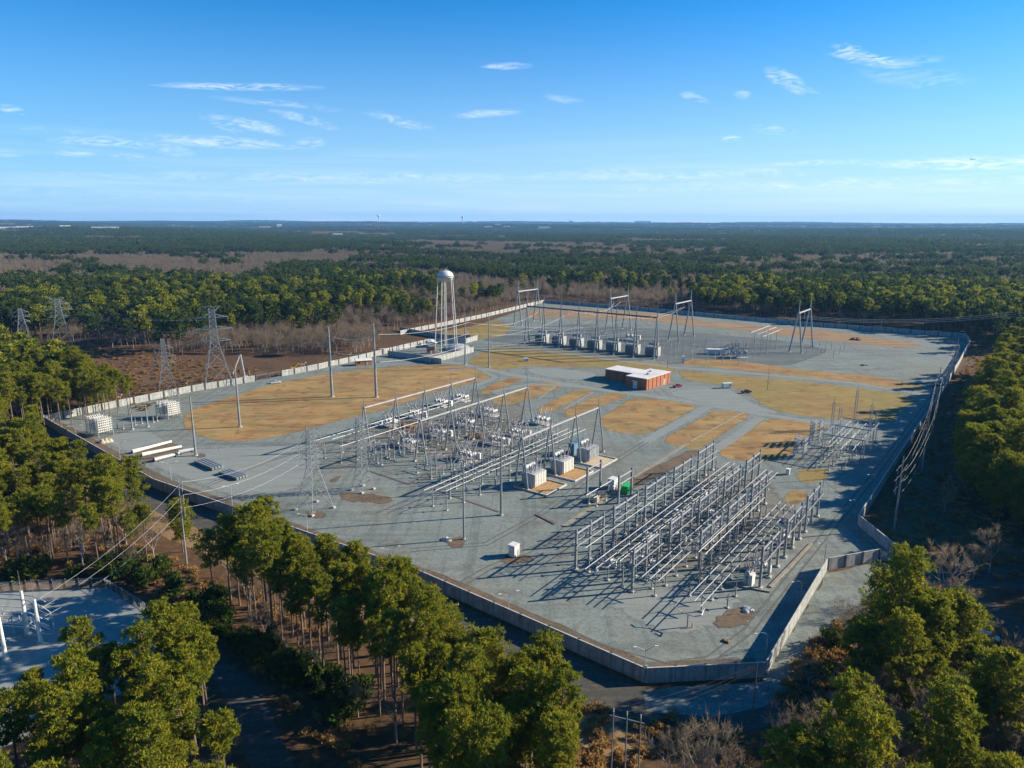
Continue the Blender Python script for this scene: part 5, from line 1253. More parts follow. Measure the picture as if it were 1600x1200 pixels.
# ------------------------------------------------------------------ vegetation meshes
def tri_mesh(name, T, tint, m):
    """T: (n,3,3) triangles, tint: (n,) per face value stored as an attribute"""
    n = len(T); me = bpy.data.meshes.new(name); me.vertices.add(n * 3); me.vertices.foreach_set('co', np.ascontiguousarray(T, np.float32).ravel())
    me.loops.add(n * 3); me.loops.foreach_set('vertex_index', np.arange(n * 3, dtype=np.int32))
    me.polygons.add(n); me.polygons.foreach_set('loop_start', np.arange(0, n * 3, 3, dtype=np.int32))
    at_ = me.attributes.new('tint', 'FLOAT', 'FACE'); at_.data.foreach_set('value', np.asarray(tint, np.float32))
    me.update(); me.validate(); me.materials.append(MT[m]); return me
def sprays(C, R, n, size, rs, up=.35, long=2.8):
    """n needle sprays spread through each ellipsoid clump (centre C, radii R)"""
    k = len(C); d = rs.normal(size=(k, n, 3)); d /= np.linalg.norm(d, axis=2, keepdims=True)
    rad = rs.uniform(.45, 1.0, (k, n, 1)); p = C[:, None, :] + d * rad * R[:, None, :]
    ax = d + rs.normal(size=d.shape) * .55 + np.array([0, 0, up]); ax /= np.linalg.norm(ax, axis=2, keepdims=True)
    sd = np.cross(ax, rs.normal(size=d.shape)); sd /= np.linalg.norm(sd, axis=2, keepdims=True) + 1e-9
    s = size * rs.uniform(.7, 1.3, (k, n, 1))
    T = np.stack([p - sd * s * .5, p + sd * s * .5, p + ax * s * long * .5], 2)
    return T.reshape(-1, 3, 3)
def tufts(C, R, m, n, size, rs):
    """needle bursts: m points in every clump, n long narrow needles radiating from each, turned up and outwards"""
    k = len(C); d = rs.normal(size=(k, m, 3)); d /= np.linalg.norm(d, axis=2, keepdims=True)
    p = C[:, None, :] + d * rs.uniform(.35, 1.1, (k, m, 1)) * R[:, None, :]
    q = np.repeat(p.reshape(-1, 1, 3), n, 1); o = np.repeat(d.reshape(-1, 1, 3), n, 1)
    ax = rs.normal(size=q.shape) * .8 + o * .7 + np.array([0, 0, .45]); ax /= np.linalg.norm(ax, axis=2, keepdims=True)
    sd = np.cross(ax, rs.normal(size=q.shape)); sd /= np.linalg.norm(sd, axis=2, keepdims=True) + 1e-9
    L_ = size * rs.uniform(.7, 1.35, (q.shape[0], n, 1)); w = L_ * .3
    T = np.stack([q - sd * w * .5 + ax * L_ * .35, q + sd * w * .5 + ax * L_ * .35, q + ax * L_], 2); B = np.stack([q, q + sd * w * .5 + ax * L_ * .35, q - sd * w * .5 + ax * L_ * .35], 2)
    return np.concatenate([T.reshape(-1, 3, 3), B.reshape(-1, 3, 3)])
def pine_parts(seed, h, R, nc, nt, size, zf=(.46, .58), cr=.29):
    rs = np.random.RandomState(seed); b = MB()
    z0 = h * rs.uniform(*zf); bend = rs.uniform(-.5, .5, 2)
    def axis(z): return Vector((bend[0] * (z / h) ** 2 * 1.6, bend[1] * (z / h) ** 2 * 1.6, z))
    zs = [0, .6, h * .25, h * .5, h * .75, h * .96]; rr_ = [.36, .27, .23, .19, .12, .04]
    b.path([axis(z) for z in zs], [r * h / 25 for r in rr_], 7)
    C, RR = [], []
    for i in range(nc):
        t = ((i + rs.uniform(0, 1)) / nc); z = z0 + (h - z0) * t ** .85
        prof = math.sqrt(max(.03, 1 - ((t - .38) / .66) ** 2)) if t > .38 else .55 + .45 * t / .38
        a = i * 2.399 + rs.uniform(-.5, .5); r = R * prof * rs.uniform(.25, 1.22)
        a0 = axis(z); c = Vector((a0.x + math.cos(a) * r, a0.y + math.sin(a) * r, z + r * .18 + rs.uniform(-.4, .4)))
        if nt > 20 and i % 2 == 0: b.path([axis(z - r * .25), axis(z).lerp(c, .55), c], [.09, .06, .025], 4)
        C.append(c); s = rs.uniform(.6, 1.4) * R * cr; RR.append((s * 1.15, s * 1.15, s * .6))
    for k in range(5):                                       # dead stubs below the crown
        z = h * rs.uniform(.25, .5); a = rs.uniform(0, 6.28); p = axis(z); ln = rs.uniform(.6, 1.8)
        if nt > 20: b.path([p, p + Vector((math.cos(a) * ln, math.sin(a) * ln, .1))], [.04, .015], 3)
    if nt > 20:
        T = tufts(np.array(C), np.array(RR), 17, 7, size, rs); tt = np.repeat(rs.uniform(-.16, .16, nc), 119); return b, T, np.concatenate([tt, tt])
    T = sprays(np.array(C), np.array(RR), nt, size, rs)
    tint = np.repeat(rs.uniform(-.12, .12, nc), nt)
    return b, T, tint
def strip_tris(segs, rs):
    """thin tapering blades along (p,q,w) segments, crossed so that they show from every side"""
    P_ = np.array([s[0] for s in segs]); Q = np.array([s[1] for s in segs]); w = np.array([s[2] for s in segs])[:, None]
    d = Q - P_; d /= np.linalg.norm(d, axis=1, keepdims=True) + 1e-9
    a = np.cross(d, rs.normal(size=d.shape)); a /= np.linalg.norm(a, axis=1, keepdims=True) + 1e-9; b = np.cross(d, a)
    o = []
    for e in (a, b):
        o.append(np.stack([P_ - e * w / 2, P_ + e * w / 2, Q], 1))
    return np.concatenate(o)
def bare_parts(seed, h, lv=4, wmin=.035, spreadf=1.0):
    rs = np.random.RandomState(seed); b = MB(); segs = []
    def grow(p, d, ln, r, k):
        q = p + d * ln
        if r > .05: b.tube(p, q, r, r * .68, 5, False)
        else: segs.append((tuple(p), tuple(q), max(wmin, r * 1.5)))
        if k == 0:
            for _ in range(3):
                dd = (d + Vector(rs.normal(size=3)) * .5 + Vector((0, 0, .25))).normalized(); s = p.lerp(q, rs.uniform(.3, 1))
                segs.append((tuple(s), tuple(s + dd * ln * rs.uniform(.6, 1.1)), wmin))
            return
        for i in range(3 if k > 1 else 4):
            dd = (d + Vector(rs.normal(size=3)) * .48 * spreadf + Vector((0, 0, .2))).normalized()
            grow(p.lerp(q, rs.uniform(.55, 1.0)), dd, ln * rs.uniform(.55, .82), r * .58, k - 1)
    t0 = h * rs.uniform(.28, .4); b.tube((0, 0, 0), (0, 0, t0), .2 * h / 15, .15 * h / 15, 6, False)
    for i in range(4):
        a = i * 1.57 + rs.uniform(-.4, .4); dd = Vector((math.cos(a) * .5 * spreadf, math.sin(a) * .5 * spreadf, 1)).normalized()
        grow(Vector((0, 0, t0 * rs.uniform(.75, 1))), dd, h * .26, .1 * h / 15, lv)
    T = strip_tris(segs, rs); return b, T, np.zeros(len(T))
def add_mb(b, T, tint):                                     # trunk faces as triangles for single mesh prototypes
    o = []
    for f in b.f:
        for i in range(1, len(f) - 1): o.append([b.v[f[0]], b.v[f[i]], b.v[f[i + 1]]])
    return np.array([[list(v) for v in t] for t in o])
PROTO = bpy.data.collections.new("tree_library")            # not linked: only the forests below draw from it
def proto_obj(name, meshes):
    me = meshes[0]
    o = bpy.data.objects.new(name, me); return o
def joined(name, b, T, tint, mleaf, mbark):
    B = add_mb(b, None, None); me = tri_mesh(name, np.concatenate([T, B]), np.concatenate([tint, np.zeros(len(B))]), mleaf)
    me.materials.append(MT[mbark]); me.polygons.foreach_set('material_index', np.r_[np.zeros(len(T), np.int32), np.ones(len(B), np.int32)]); return me

NP = []
for s, (h, R) in enumerate(((25, 3.7), (23, 3.3), (26, 3.2), (21, 3.9), (24, 2.8), (19, 3.0))):
    b, T, ti = pine_parts(40 + s, h, R * .8, 58, 125, .52, (.54, .68), .235); NP.append((b, T, ti, h))
NQ = []                                                    # fuller pines with low branches
for s, (h, R) in enumerate(((21, 4.4), (19, 3.9), (23, 4.1), (17, 3.6))):
    b, T, ti = pine_parts(60 + s, h, R, 112, 115, .62, (.14, .28), .215); NQ.append((b, T, ti, h))
NB = []
for s, h in enumerate((15, 13, 17, 11)):
    b, T, ti = bare_parts(80 + s, h, 4, .05); NB.append((b, T, ti, h))
LIB = {}
def lib(key, objs):
    c = bpy.data.collections.new('library_' + key)
    for i, me in enumerate(objs): c.objects.link(bpy.data.objects.new('%s_%02d' % (key, i), me))
    LIB[key] = c
lib('pine_near', [joined('pine_near', b, T, ti, 'pine', 'bark') for b, T, ti, h in NP + NQ])
lib('bare_near', [joined('bare_near', b, T, ti, 'twig', 'bark_pale') for b, T, ti, h in NB])
def mid_pine(seed):
    rs = np.random.RandomState(seed); h = rs.uniform(20, 25); b, T, ti = pine_parts(seed, h, rs.uniform(3.0, 4.1), 22, 12, 1.25); return b, T, ti
def mid_bare(seed):
    rs = np.random.RandomState(seed); h = rs.uniform(12, 17); rad = h * rs.uniform(.22, .32); segs = []
    b = MB().tube((0, 0, 0), (0, 0, h * .5), .17, .1, 4, False); cz = h * .66
    for i in range(46):                                      # limbs fanning out to a rounded top
        d = rs.normal(size=3); d[2] = abs(d[2]) * 1.1 - .25; d /= np.linalg.norm(d); p = np.array([0, 0, cz]) + d * np.array([rad, rad, h * .34]) * rs.uniform(.6, 1.0)
        q = np.array([0, 0, h * rs.uniform(.3, .55)]); segs.append((tuple(q), tuple(p), rs.uniform(.10, .2)))
        for k in range(4):                                   # twigs
            e = d + rs.normal(size=3) * .75 + np.array([0, 0, .35]); e /= np.linalg.norm(e); s0 = q + (p - q) * rs.uniform(.5, 1.0)
            segs.append((tuple(s0), tuple(s0 + e * rs.uniform(.8, 1.9)), rs.uniform(.07, .16)))
    T = strip_tris(segs, rs); return b, T, np.repeat(rs.uniform(-.1, .1, 1), len(T))
lib('pine_mid', [joined('pine_mid', *mid_pine(200 + i), 'pine_far' if i % 4 else 'pine', 'bark') for i in range(8)])
lib('bare_mid', [joined('bare_mid', *mid_bare(300 + i), 'twig', 'bark_pale') for i in range(8)])
def grove(seed, n, rad, kind, det):
    rs = np.random.RandomState(seed); Ts, ts = [], []
    for i in range(n):
        a = rs.uniform(0, 6.28); r = rad * math.sqrt(rs.uniform(0, 1)); off = np.array([math.cos(a) * r, math.sin(a) * r, 0])
        if kind == 'pine':
            h = rs.uniform(18, 25); k = 5 if det else 1; C = np.c_[rs.normal(0, 1.3, k), rs.normal(0, 1.3, k), h - 3 - rs.uniform(0, h * .32, k)]; R_ = np.tile([2.1, 2.1, 1.7] if det else [3.2, 3.2, 3.6], (k, 1))
            T = sprays(C, R_, 14 if det else 16, 1.5 if det else 2.6, rs)
        else:
            h = rs.uniform(12, 17); k = 48 if det else 14
            A_ = rs.uniform(0, 6.28, k); q = rs.uniform(.5, 4.0, k); z1 = h * rs.uniform(.6, 1, k)
            z1 = h * (1 - .38 * (q / 4) ** 2 - rs.uniform(0, .3, k)); T = strip_tris([((math.cos(x) * y * .35 + rs.normal() * .5, math.sin(x) * y * .35 + rs.normal() * .5, z - rs.uniform(2, 4)), (math.cos(x) * y, math.sin(x) * y, z), .42 if det else 1.2) for x, y, z in zip(A_, q, z1)], rs)
        Ts.append(T + off); ts.append(np.full(len(T), rs.uniform(0, .6)))
    return tri_mesh('grove', np.concatenate(Ts), np.concatenate(ts), 'pine_far' if kind == 'pine' else 'twig')
for kind in ('pine', 'bare'):
    lib(kind + '_grove', [grove(400 + i, 9, 11, kind, True) for i in range(6)])
    lib(kind + '_woods', [grove(500 + i, 34, 34, kind, False) for i in range(6)])

# ------------------------------------------------------------------ where trees stand
def inpoly(x, y, poly):
    r = np.zeros(x.shape, bool); n = len(poly)
    for i in range(n):
        x0, y0 = poly[i]; x1, y1 = poly[(i + 1) % n]
        if y0 == y1: continue
        c = ((y0 > y) != (y1 > y)) & (x < (x1 - x0) * (y - y0) / (y1 - y0) + x0); r ^= c
    return r
def XY(pts): return [(p.x, p.y) for p in pts]
def proj_np(x, y, z):
    P_ = np.stack([x, y, np.full_like(x, 0) + z - CH], 1); w = P_ @ np.array(-_b)
    w = np.where(w < 1, np.nan, w)
    return 800 + F * (P_ @ np.array(_r2)) / w, 600 - F * (P_ @ np.array(_u2)) / w
def cn(x, y, s, k=0):
    return (np.sin(x * s + 1.3 * k) * np.sin(y * s * 1.9 + 2.1 * k) + np.sin(x * s * 2.3 + y * s * 1.1 + k) * .6 + np.sin(-x * s * 1.7 + y * s * 4.2 + 3 * k) * .5 + np.sin(x * s * 5.1 - y * s * 3.3) * .3) / 2.4
CORR = P((-400, 522), (0, 526), (120, 540), (220, 549), (330, 568), (445, 585), (290, 614), (232, 645), (180, 634), (100, 602), (0, 558), (-400, 545))
sheet('heath', CORR, 'heath', -.03, 'reddish brown heath of the cleared power line corridor', 1.5, 4)
ROWR = [W(60, 36), W(82, 24), W(180, 24), W(300, 24), W(420, 22), W(520, 24), W(520, 34), W(400, 38), W(300, 52), W(180, 62), W(110, 70), W(95, 130), W(60, 130), W(70, 70)]
sheet('heath', ROWR, 'heath', -.035, 'dark brown heath of the cleared strip under the bright power line', 1.0, 4)
CLEAR = [XY([W(-50, -300), W(-52, -181), W(-46, -61), W(-50, 6), W(-25, 42), W(20, 45), W(50, 60), W(60, 80), W(60, 160), W(95, 160), W(108, 72), W(180, 62), W(300, 50), W(400, 36), W(530, 30), W(540, 12), S(1250, 500), S(1000, 478), S(850, 467), S(700, 502), S(625, 514), S(560, 554), S(430, 584), S(300, 607), S(165, 635), W(-19, -310)]),
         XY(CORR), XY(P((-450, 905), (0, 905), (172, 905), (350, 1022), (400, 1060), (480, 1150), (520, 1300), (540, 1500), (400, 1500), (385, 1300), (360, 1170), (300, 1105), (240, 1080), (130, 1125), (-20, 1195), (-450, 1370)))]
STANDS = [(XY(P((-300, 705), (0, 716), (60, 738), (130, 778), (200, 842), (250, 888), (235, 903), (120, 900), (0, 898), (-300, 898))), .66, 5.6),
          (XY(P((-500, 556), (0, 562), (110, 608), (222, 652), (160, 655), (60, 674), (40, 690), (0, 700), (-500, 700))), .88, 6.0),
          (XY(P((318, 945), (400, 910), (480, 948), (560, 1002), (640, 1048), (700, 1104), (800, 1152), (880, 1192), (900, 1280), (880, 1420), (720, 1420), (665, 1270), (590, 1150), (500, 1070), (385, 990))), .93, 4.1),
          (XY(P((-120, 1330), (0, 1262), (60, 1195), (150, 1150), (240, 1120), (300, 1120), (345, 1170), (380, 1280), (400, 1450), (0, 1600), (-120, 1560))), .82, 4.7),
          (XY(P((1640, 1060), (1900, 1080), (2100, 1500), (1660, 1500))), .7, 6.5), (XY(P((1625, 880), (1800, 900), (1950, 1050), (1690, 1030))), .7, 6.0)]
STANDQ = [(XY(P((1556, 580), (1800, 600), (2300, 700), (2300, 930), (1800, 890), (1640, 862), (1545, 822), (1500, 775), (1500, 705), (1528, 640))), .86, 6.2)]
XP = [(1392, 1072, 1.25), (1345, 1092, 1.0), (1432, 1085, 1.15), (1372, 1040, 1.0), (1482, 1075, 1.15), (1400, 1120, .9), (1300, 1300, .9), (1452, 1120, .62), (1548, 1185, 1.0), (1520, 1165, .8), (1455, 1272, 1.0), (1480, 1305, .85), (1310, 1262, 1.0), (1225, 1292, .85), (1335, 1345, 1.05), (1250, 1380, .9), (1560, 1350, 1.0), (1418, 1370, .95), (1190, 1370, .8),
      (214, 818, .9), (286, 862, .8), (742, 1088, .5), (805, 1130, .7), (175, 790, .8)]
XB = [(1472, 945, 1.0), (1500, 960, .8), (1440, 975, .7), (1560, 1080, .9), (1590, 1100, 1.0), (1355, 1120, .8), (1400, 1180, .9), (1380, 1230, .8), (1300, 1170, .6), (1575, 1215, 1.1), (1600, 1330, 1.1), (1090, 1250, 1.1), (1060, 1275, .9), (1122, 1250, .8), (1030, 1290, .8), (960, 1290, .7), (1150, 1240, .6), (1500, 1240, .9), (1440, 1180, .8), (1240, 1180, .5), (1210, 1160, .5),
      (245, 1180, 1.0), (215, 1195, .9), (185, 1330, .8), (330, 1330, .9), (160, 1340, .7), (385, 905, .6), (355, 900, .5), (700, 1090, .6), (755, 1120, .7), (830, 1180, .6), (1520, 905, 1.0), (1545, 895, .9), (1475, 800, .9), (1490, 780, .8)]
PX, BX = [], []                                             # (x, y, scale, distance)
QX = []
for px, py, s in XP: p = S(px, py); QX.append((p.x, p.y, s))
_bx = XY(P((1210, 1120), (1345, 985), (1450, 955), (1600, 1035), (1650, 1260), (1240, 1320)))
for px, py, s in ((20, 1330, 1.1), (90, 1350, .9), (130, 1310, .8), (300, 1390, 1.0), (350, 1400, .9), (560, 1120, .7), (620, 1160, .8), (500, 1060, .7), (450, 1030, .6), (690, 1180, .8), (80, 880, .8), (130, 870, .9), (180, 880, .8), (210, 890, .7), (40, 890, .8)): p = S(px, py); BX.append((p.x, p.y, s))
for _ in range(400):
    _p2 = S(RS.uniform(1200, 1650), RS.uniform(950, 1320))
    if inpoly(np.array([_p2.x]), np.array([_p2.y]), _bx)[0] and len(BX) < 75: BX.append((_p2.x, _p2.y, RS.uniform(.4, .85)))
for px, py, s in XB: p = S(px, py); BX.append((p.x, p.y, s))
# explicit stands
for poly, pf, sp in STANDS + STANDQ:
    xs = [p[0] for p in poly]; ys = [p[1] for p in poly]
    gx, gy = np.meshgrid(np.arange(min(xs), max(xs), sp), np.arange(min(ys), max(ys), sp)); gx = gx.ravel() + RS.uniform(-.46, .46, gx.size) * sp; gy = gy.ravel() + RS.uniform(-.46, .46, gy.size) * sp
    k = inpoly(gx, gy, poly); gx, gy = gx[k], gy[k]
    pr = np.clip(pf + .25 * cn(gx, gy, .03, 5), 0, 1); u = RS.uniform(0, 1, gx.size)
    for x, y, q in zip(gx, gy, u < pr): (BX if not q else (QX if sp == 6.2 and pf == .86 else PX)).append((x, y, RS.uniform(.78, 1.1) * (1.15 if q and sp == 6.2 and pf == .86 else 1)))
# the woods behind and around, by distance
ZB = [([(335, 596), (620, 556), (640, 500), (560, 476), (420, 478), (320, 505)], .16), ([(560, 430), (700, 432), (700, 508), (640, 510), (600, 495)], .3), ([(690, 430), (1095, 428), (1102, 498), (820, 484), (690, 508)], .1),
      ([(1090, 440), (1700, 440), (1700, 575), (1490, 535), (1100, 495)], .8), ([(-300, 430), (420, 428), (620, 455), (560, 476), (330, 500), (-300, 530)], .56), ([(420, 395), (1150, 402), (1150, 436), (420, 432)], .4),
      ([(-300, 396), (250, 396), (560, 392), (590, 399), (470, 412), (350, 428), (-300, 434)], .0), ([(630, 372), (900, 378), (1140, 388), (1120, 398), (800, 400), (640, 392)], .1), ([(1150, 398), (1700, 392), (1700, 414), (1250, 420), (1130, 410)], .2),
      ([(-300, 364), (560, 364), (620, 376), (480, 392), (-300, 394)], .68), ([(1150, 364), (1700, 364), (1700, 392), (1150, 396)], .7), ([(620, 356), (1150, 360), (1150, 376), (620, 372)], .6)]
def pine_share(x, y, z=17):
    px, py = proj_np(x, y, z); pr = np.full(x.shape, .36)
    for poly, v in ZB: pr = np.where(inpoly(np.nan_to_num(px), np.nan_to_num(py), poly), v, pr)
    d = np.hypot(x, y);     return pr + .5 * np.where(d < 900, cn(x, y, .024, 2), np.where(d < 2500, cn(x * .6, y, .014, 3), cn(x * .45, y, .0048, 4)) * 1.5)
def scatter(sp, d0, d1, amax, near_ok=False):
    r = np.arange(-d1, d1, sp); gx, gy = np.meshgrid(r, np.arange(-60 if near_ok else 100, d1, sp)); gx = gx.ravel() + RS.uniform(-.48, .48, gx.size) * sp; gy = gy.ravel() + RS.uniform(-.48, .48, gy.size) * sp
    d = np.hypot(gx, gy); k = (d >= d0) & (d < d1) & (np.abs(np.arctan2(gx, gy)) < amax); gx, gy = gx[k], gy[k]
    for c in CLEAR: k = ~inpoly(gx, gy, c); gx, gy = gx[k], gy[k]
    k = RS.uniform(0, 1, gx.size) > np.where(cn(gx, gy, .031, 7) > .42, .6, .07); return gx[k], gy[k]      # glades and gaps
gx, gy = scatter(6.3, 300, 1000, .78)
_, gpy = proj_np(gx, gy, 0)
uvu = (gx - O.x) * U2.x + (gy - O.y) * U2.y; uvv = (gx - O.x) * V2.x + (gy - O.y) * V2.y
lowl = (gpy > 555) & (uvv < -290); lowr = (gpy > 555) & (uvv > 0)
k = ~(lowl | lowr); gx, gy = gx[k], gy[k]
pr = pine_share(gx, gy); q = RS.uniform(.25, .75, gx.size) < pr
sc_ = RS.uniform(.62, 1.15, gx.size)
PX += list(zip(gx[q], gy[q], sc_[q])); BX += list(zip(gx[~q], gy[~q], sc_[~q]))

def split(L_, nmax):
    A_ = np.array(L_); d = np.hypot(A_[:, 0], A_[:, 1]); px, py = proj_np(A_[:, 0], A_[:, 1], 10.0)
    px2, py2 = proj_np(A_[:, 0], A_[:, 1], 20.0)
    vis = (px > -15) & (px < 1615) & (py2 < 1215) & ~np.isnan(px); idx = np.where(vis)[0]; idx = idx[np.argsort(d[idx])]
    return A_, d, idx[:nmax], np.setdiff1d(np.arange(len(A_)), idx[:nmax])

def region(x, y):
    px, py = project(x, y, 0)
    u, v = toUV((x, y))
    if px > 1120 and py > 900 and v > 5: return 'bottom right', 'below the sunlit wall'
    if v > 22 and u > 60: return 'right wood', 'in the wood beyond the bright line'
    if px < 470 and py > 1090: return 'bottom left', 'before the small substation'
    if py > 880 and px > 300: return 'strip', 'in the strip along the front wall'
    if v < -290: return 'left', 'in the wood beside the power line corridor'
    if py > 690: return 'left near', 'between small substation and yard corner'
    return 'back', 'in the woods behind the yard'
SIZE = lambda s: 'tall' if s > 1.0 else ('medium' if s > .88 else 'shorter')
def nth(n): return '%d%s' % (n, 'th' if 10 <= n % 100 <= 20 else {1: 'st', 2: 'nd', 3: 'rd'}.get(n % 10, 'th'))
def trees(L_, protos, nmax, name, mleaf, mbark, crown, desc, cat):
    A_, d, own, rest = split(L_, nmax)
    roots = []
    for s, (b, T, ti, h) in enumerate(protos):
        r = thing(name, 'x', cat, (0, 0, 0)); b.build('trunk', mbark, r)
        c = bpy.data.objects.new(crown, tri_mesh(crown, T, ti, mleaf)); COL.objects.link(c); c.parent = r; roots.append([r, False])
    rows = {}
    for i in own: rows.setdefault(region(A_[i][0], A_[i][1])[0], []).append(i)
    place = {}
    for key, l in rows.items():
        l.sort(key=lambda i: project(A_[i][0], A_[i][1], 12)[0])
        for n, i in enumerate(l): place[i] = (n + 1, len(l))
    for n, i in enumerate(own):
        x, y, s = A_[i]; rt_ = roots[n % len(roots)]; key, where = region(x, y)
        lab = '%s %s %s' % (SIZE(s), desc[n % len(desc)], where)
        if key in ('strip', 'bottom left', 'bottom right', 'left near'): lab = lab.replace('with ', '') if len(lab.split()) > 12 else lab; lab += ', %s from the left' % nth(place[i][0])
        grp = '%s %s' % (cat + 's', where)
        rot = rnd.uniform(0, 6.28); scl = (s * rnd.uniform(.92, 1.08),) * 2 + (s,)
        if not rt_[1]: rt_[1] = True; r = rt_[0]; r.location = (x, y, -.1); r.rotation_euler = (0, 0, rot); r.scale = scl; r['label'] = lab; r['group'] = grp
        else: dup(rt_[0], (x, y, -.1), rot, lab, grp, scl)
    return A_[rest], d[rest]
pr_, pd_ = trees(PX, NP, 230, 'pine_tree', 'pine', 'bark', 'crown', ['pine with rounded crown', 'slim pine with narrow crown', 'pine with broad crown'], 'pine tree')
pq_, pqd_ = trees(QX, NQ, 70, 'pine_tree', 'pine', 'bark', 'crown', ['full pine with low branches', 'dark pine with uneven top', 'broad low branched pine'], 'pine tree')
br_r, bd_ = trees(BX, NB, 240, 'bare_tree', 'twig', 'bark_pale', 'crown', ['leafless grey tree', 'leafless brown grey tree'], 'bare tree')

def forest(name, key, pts, label, kind='stuff', zf=True):
    """one mass: a point cloud with size, turn and shape number, drawn from a library by geometry nodes"""
    A_ = np.asarray(pts); n = len(A_)
    if not n: return
    me = bpy.data.meshes.new(name); me.vertices.add(n)
    z = np.array([hills(x, y) for x, y in A_[:, :2]]) - .15 if zf else np.zeros(n)
    me.vertices.foreach_set('co', np.c_[A_[:, 0], A_[:, 1], z].astype(np.float32).ravel())
    for nm, ty, v in (('size', 'FLOAT', A_[:, 2]), ('turn', 'FLOAT', RS.uniform(0, 6.28, n)), ('shape', 'INT', RS.randint(0, 1000, n))):
        a = me.attributes.new(nm, ty, 'POINT'); a.data.foreach_set('value', v.astype(np.int32 if ty == 'INT' else np.float32))
    o = bpy.data.objects.new(name, me); COL.objects.link(o); tag(o, label, None, None, kind)
    g = bpy.data.node_groups.new(name, 'GeometryNodeTree'); g.interface.new_socket('Geometry', in_out='INPUT', socket_type='NodeSocketGeometry'); g.interface.new_socket('Geometry', in_out='OUTPUT', socket_type='NodeSocketGeometry')
    gi, go = g.nodes.new('NodeGroupInput'), g.nodes.new('NodeGroupOutput'); ip = g.nodes.new('GeometryNodeInstanceOnPoints'); ci = g.nodes.new('GeometryNodeCollectionInfo')
    ci.inputs['Collection'].default_value = LIB[key]; ci.inputs['Separate Children'].default_value = True; ci.inputs['Reset Children'].default_value = True
    def na(nm, ty):
        x = g.nodes.new('GeometryNodeInputNamedAttribute'); x.data_type = ty; x.inputs['Name'].default_value = nm; return x.outputs['Attribute']
    cx = g.nodes.new('ShaderNodeCombineXYZ'); g.links.new(na('turn', 'FLOAT'), cx.inputs[2])
    g.links.new(gi.outputs[0], ip.inputs['Points']); g.links.new(ci.outputs[0], ip.inputs['Instance']); ip.inputs['Pick Instance'].default_value = True
    g.links.new(na('shape', 'INT'), ip.inputs['Instance Index']); g.links.new(cx.outputs[0], ip.inputs['Rotation']); g.links.new(na('size', 'FLOAT'), ip.inputs['Scale'])
    g.links.new(ip.outputs[0], go.inputs[0]); md = o.modifiers.new('scatter', 'NODES'); md.node_group = g
    return o
forest('pine_wood', 'pine_near', np.concatenate([pr_[pd_ < 430], pq_]), 'dense green pine wood standing close around the yard')
forest('pine_wood', 'pine_mid', pr_[pd_ >= 430], 'mass of green pines behind the rear wall and the corridor')
forest('bare_wood', 'bare_near', br_r[bd_ < 430], 'leafless trees mixed among the pines around the yard')
forest('bare_wood', 'bare_mid', br_r[bd_ >= 430], 'mass of leafless grey brown trees behind the long wall')
for sp, d0, d1, key, lab in ((17, 1000, 2600, 'grove', 'middle distance'), (52, 2600, 17000, 'woods', 'far distance')):
    gx, gy = scatter(sp, d0, d1, .8); z = 14; q = RS.uniform(.25, .75, gx.size) < pine_share(gx, gy, z); s = RS.uniform(.85, 1.15, gx.size)
    if d1 > 5000:
        dd = np.hypot(gx, gy); keep = RS.uniform(0, 1, gx.size) < np.where(dd < 7000, .95, .7); gx, gy, q, s = gx[keep], gy[keep], q[keep], s[keep] * np.where(dd[keep] > 7000, 1.25, 1)
    forest('pine_forest', 'pine_' + key, np.c_[gx, gy, s][q], 'green pine forest in the ' + lab)
    forest('bare_forest', 'bare_' + key, np.c_[gx, gy, s][~q], 'pale leafless forest in the ' + lab)

# shrubs: single evergreen bushes, and dry brush as ground cover
rs = np.random.RandomState(5)
def bush_mesh(seed, r, h, k, n, size, m):
    rs_ = np.random.RandomState(seed); C = np.c_[rs_.normal(0, r * .45, k), rs_.normal(0, r * .45, k), rs_.uniform(.25, .85, k) * h]; R_ = np.tile([r * .45, r * .45, h * .28], (k, 1))
    return tri_mesh('leaves', sprays(C, R_, n, size, rs_), np.repeat(rs_.uniform(-.1, .1, k), n), m)
BUSH = [bush_mesh(i, 1.7, 3.2, 12, 60, .4, 'cedar') for i in range(3)]
sb = []
for i, me in enumerate(BUSH):
    t = thing('evergreen_shrub', 'x', 'shrub', (0, 0, 0)); MB().tube((0, 0, -.1), (0, 0, 1.6), .09, .04, 5).build('stem', 'bark', t)
    c = bpy.data.objects.new('foliage', me); COL.objects.link(c); c.parent = t; sb.append([t, 0])
n = 0
line = P((335, 958), (350, 985), (385, 1010), (420, 1030), (460, 1055), (500, 1080), (540, 1100), (560, 1118))
pts = []
for i in range(len(line) - 1):
    for f in (0, .25, .5, .75): pts.append(line[i].lerp(line[i + 1], f) + Vector((rs.uniform(-2.5, 2.5), rs.uniform(-2.5, 2.5), 0)))
pts += P((30, 905), (60, 900), (120, 903), (165, 900), (200, 905), (230, 915), (250, 900), (270, 930), (300, 945), (215, 880), (190, 890), (-10, 912)) + P((1260, 1120), (1290, 1060), (1360, 1095), (1300, 1010), (1420, 1160))
for p in pts:
    k_, w = region(p.x, p.y); s = rs.uniform(1.0, 1.75)
    lab = {'bottom right': 'dark evergreen shrub in the thicket below the sunlit corner wall', 'strip': 'dark evergreen shrub in the shaded row along the narrow road'}.get(k_, 'yellow green evergreen shrub behind the fence of the small substation')
    e = sb[n % 3]; n += 1
    if not e[1]: e[1] = 1; e[0].location = p; e[0]['label'] = lab; e[0]['group'] = 'evergreen shrubs ' + k_; e[0].scale = (s, s, s)
    else: dup(e[0], p, rs.uniform(0, 6), lab, 'evergreen shrubs ' + k_, s)
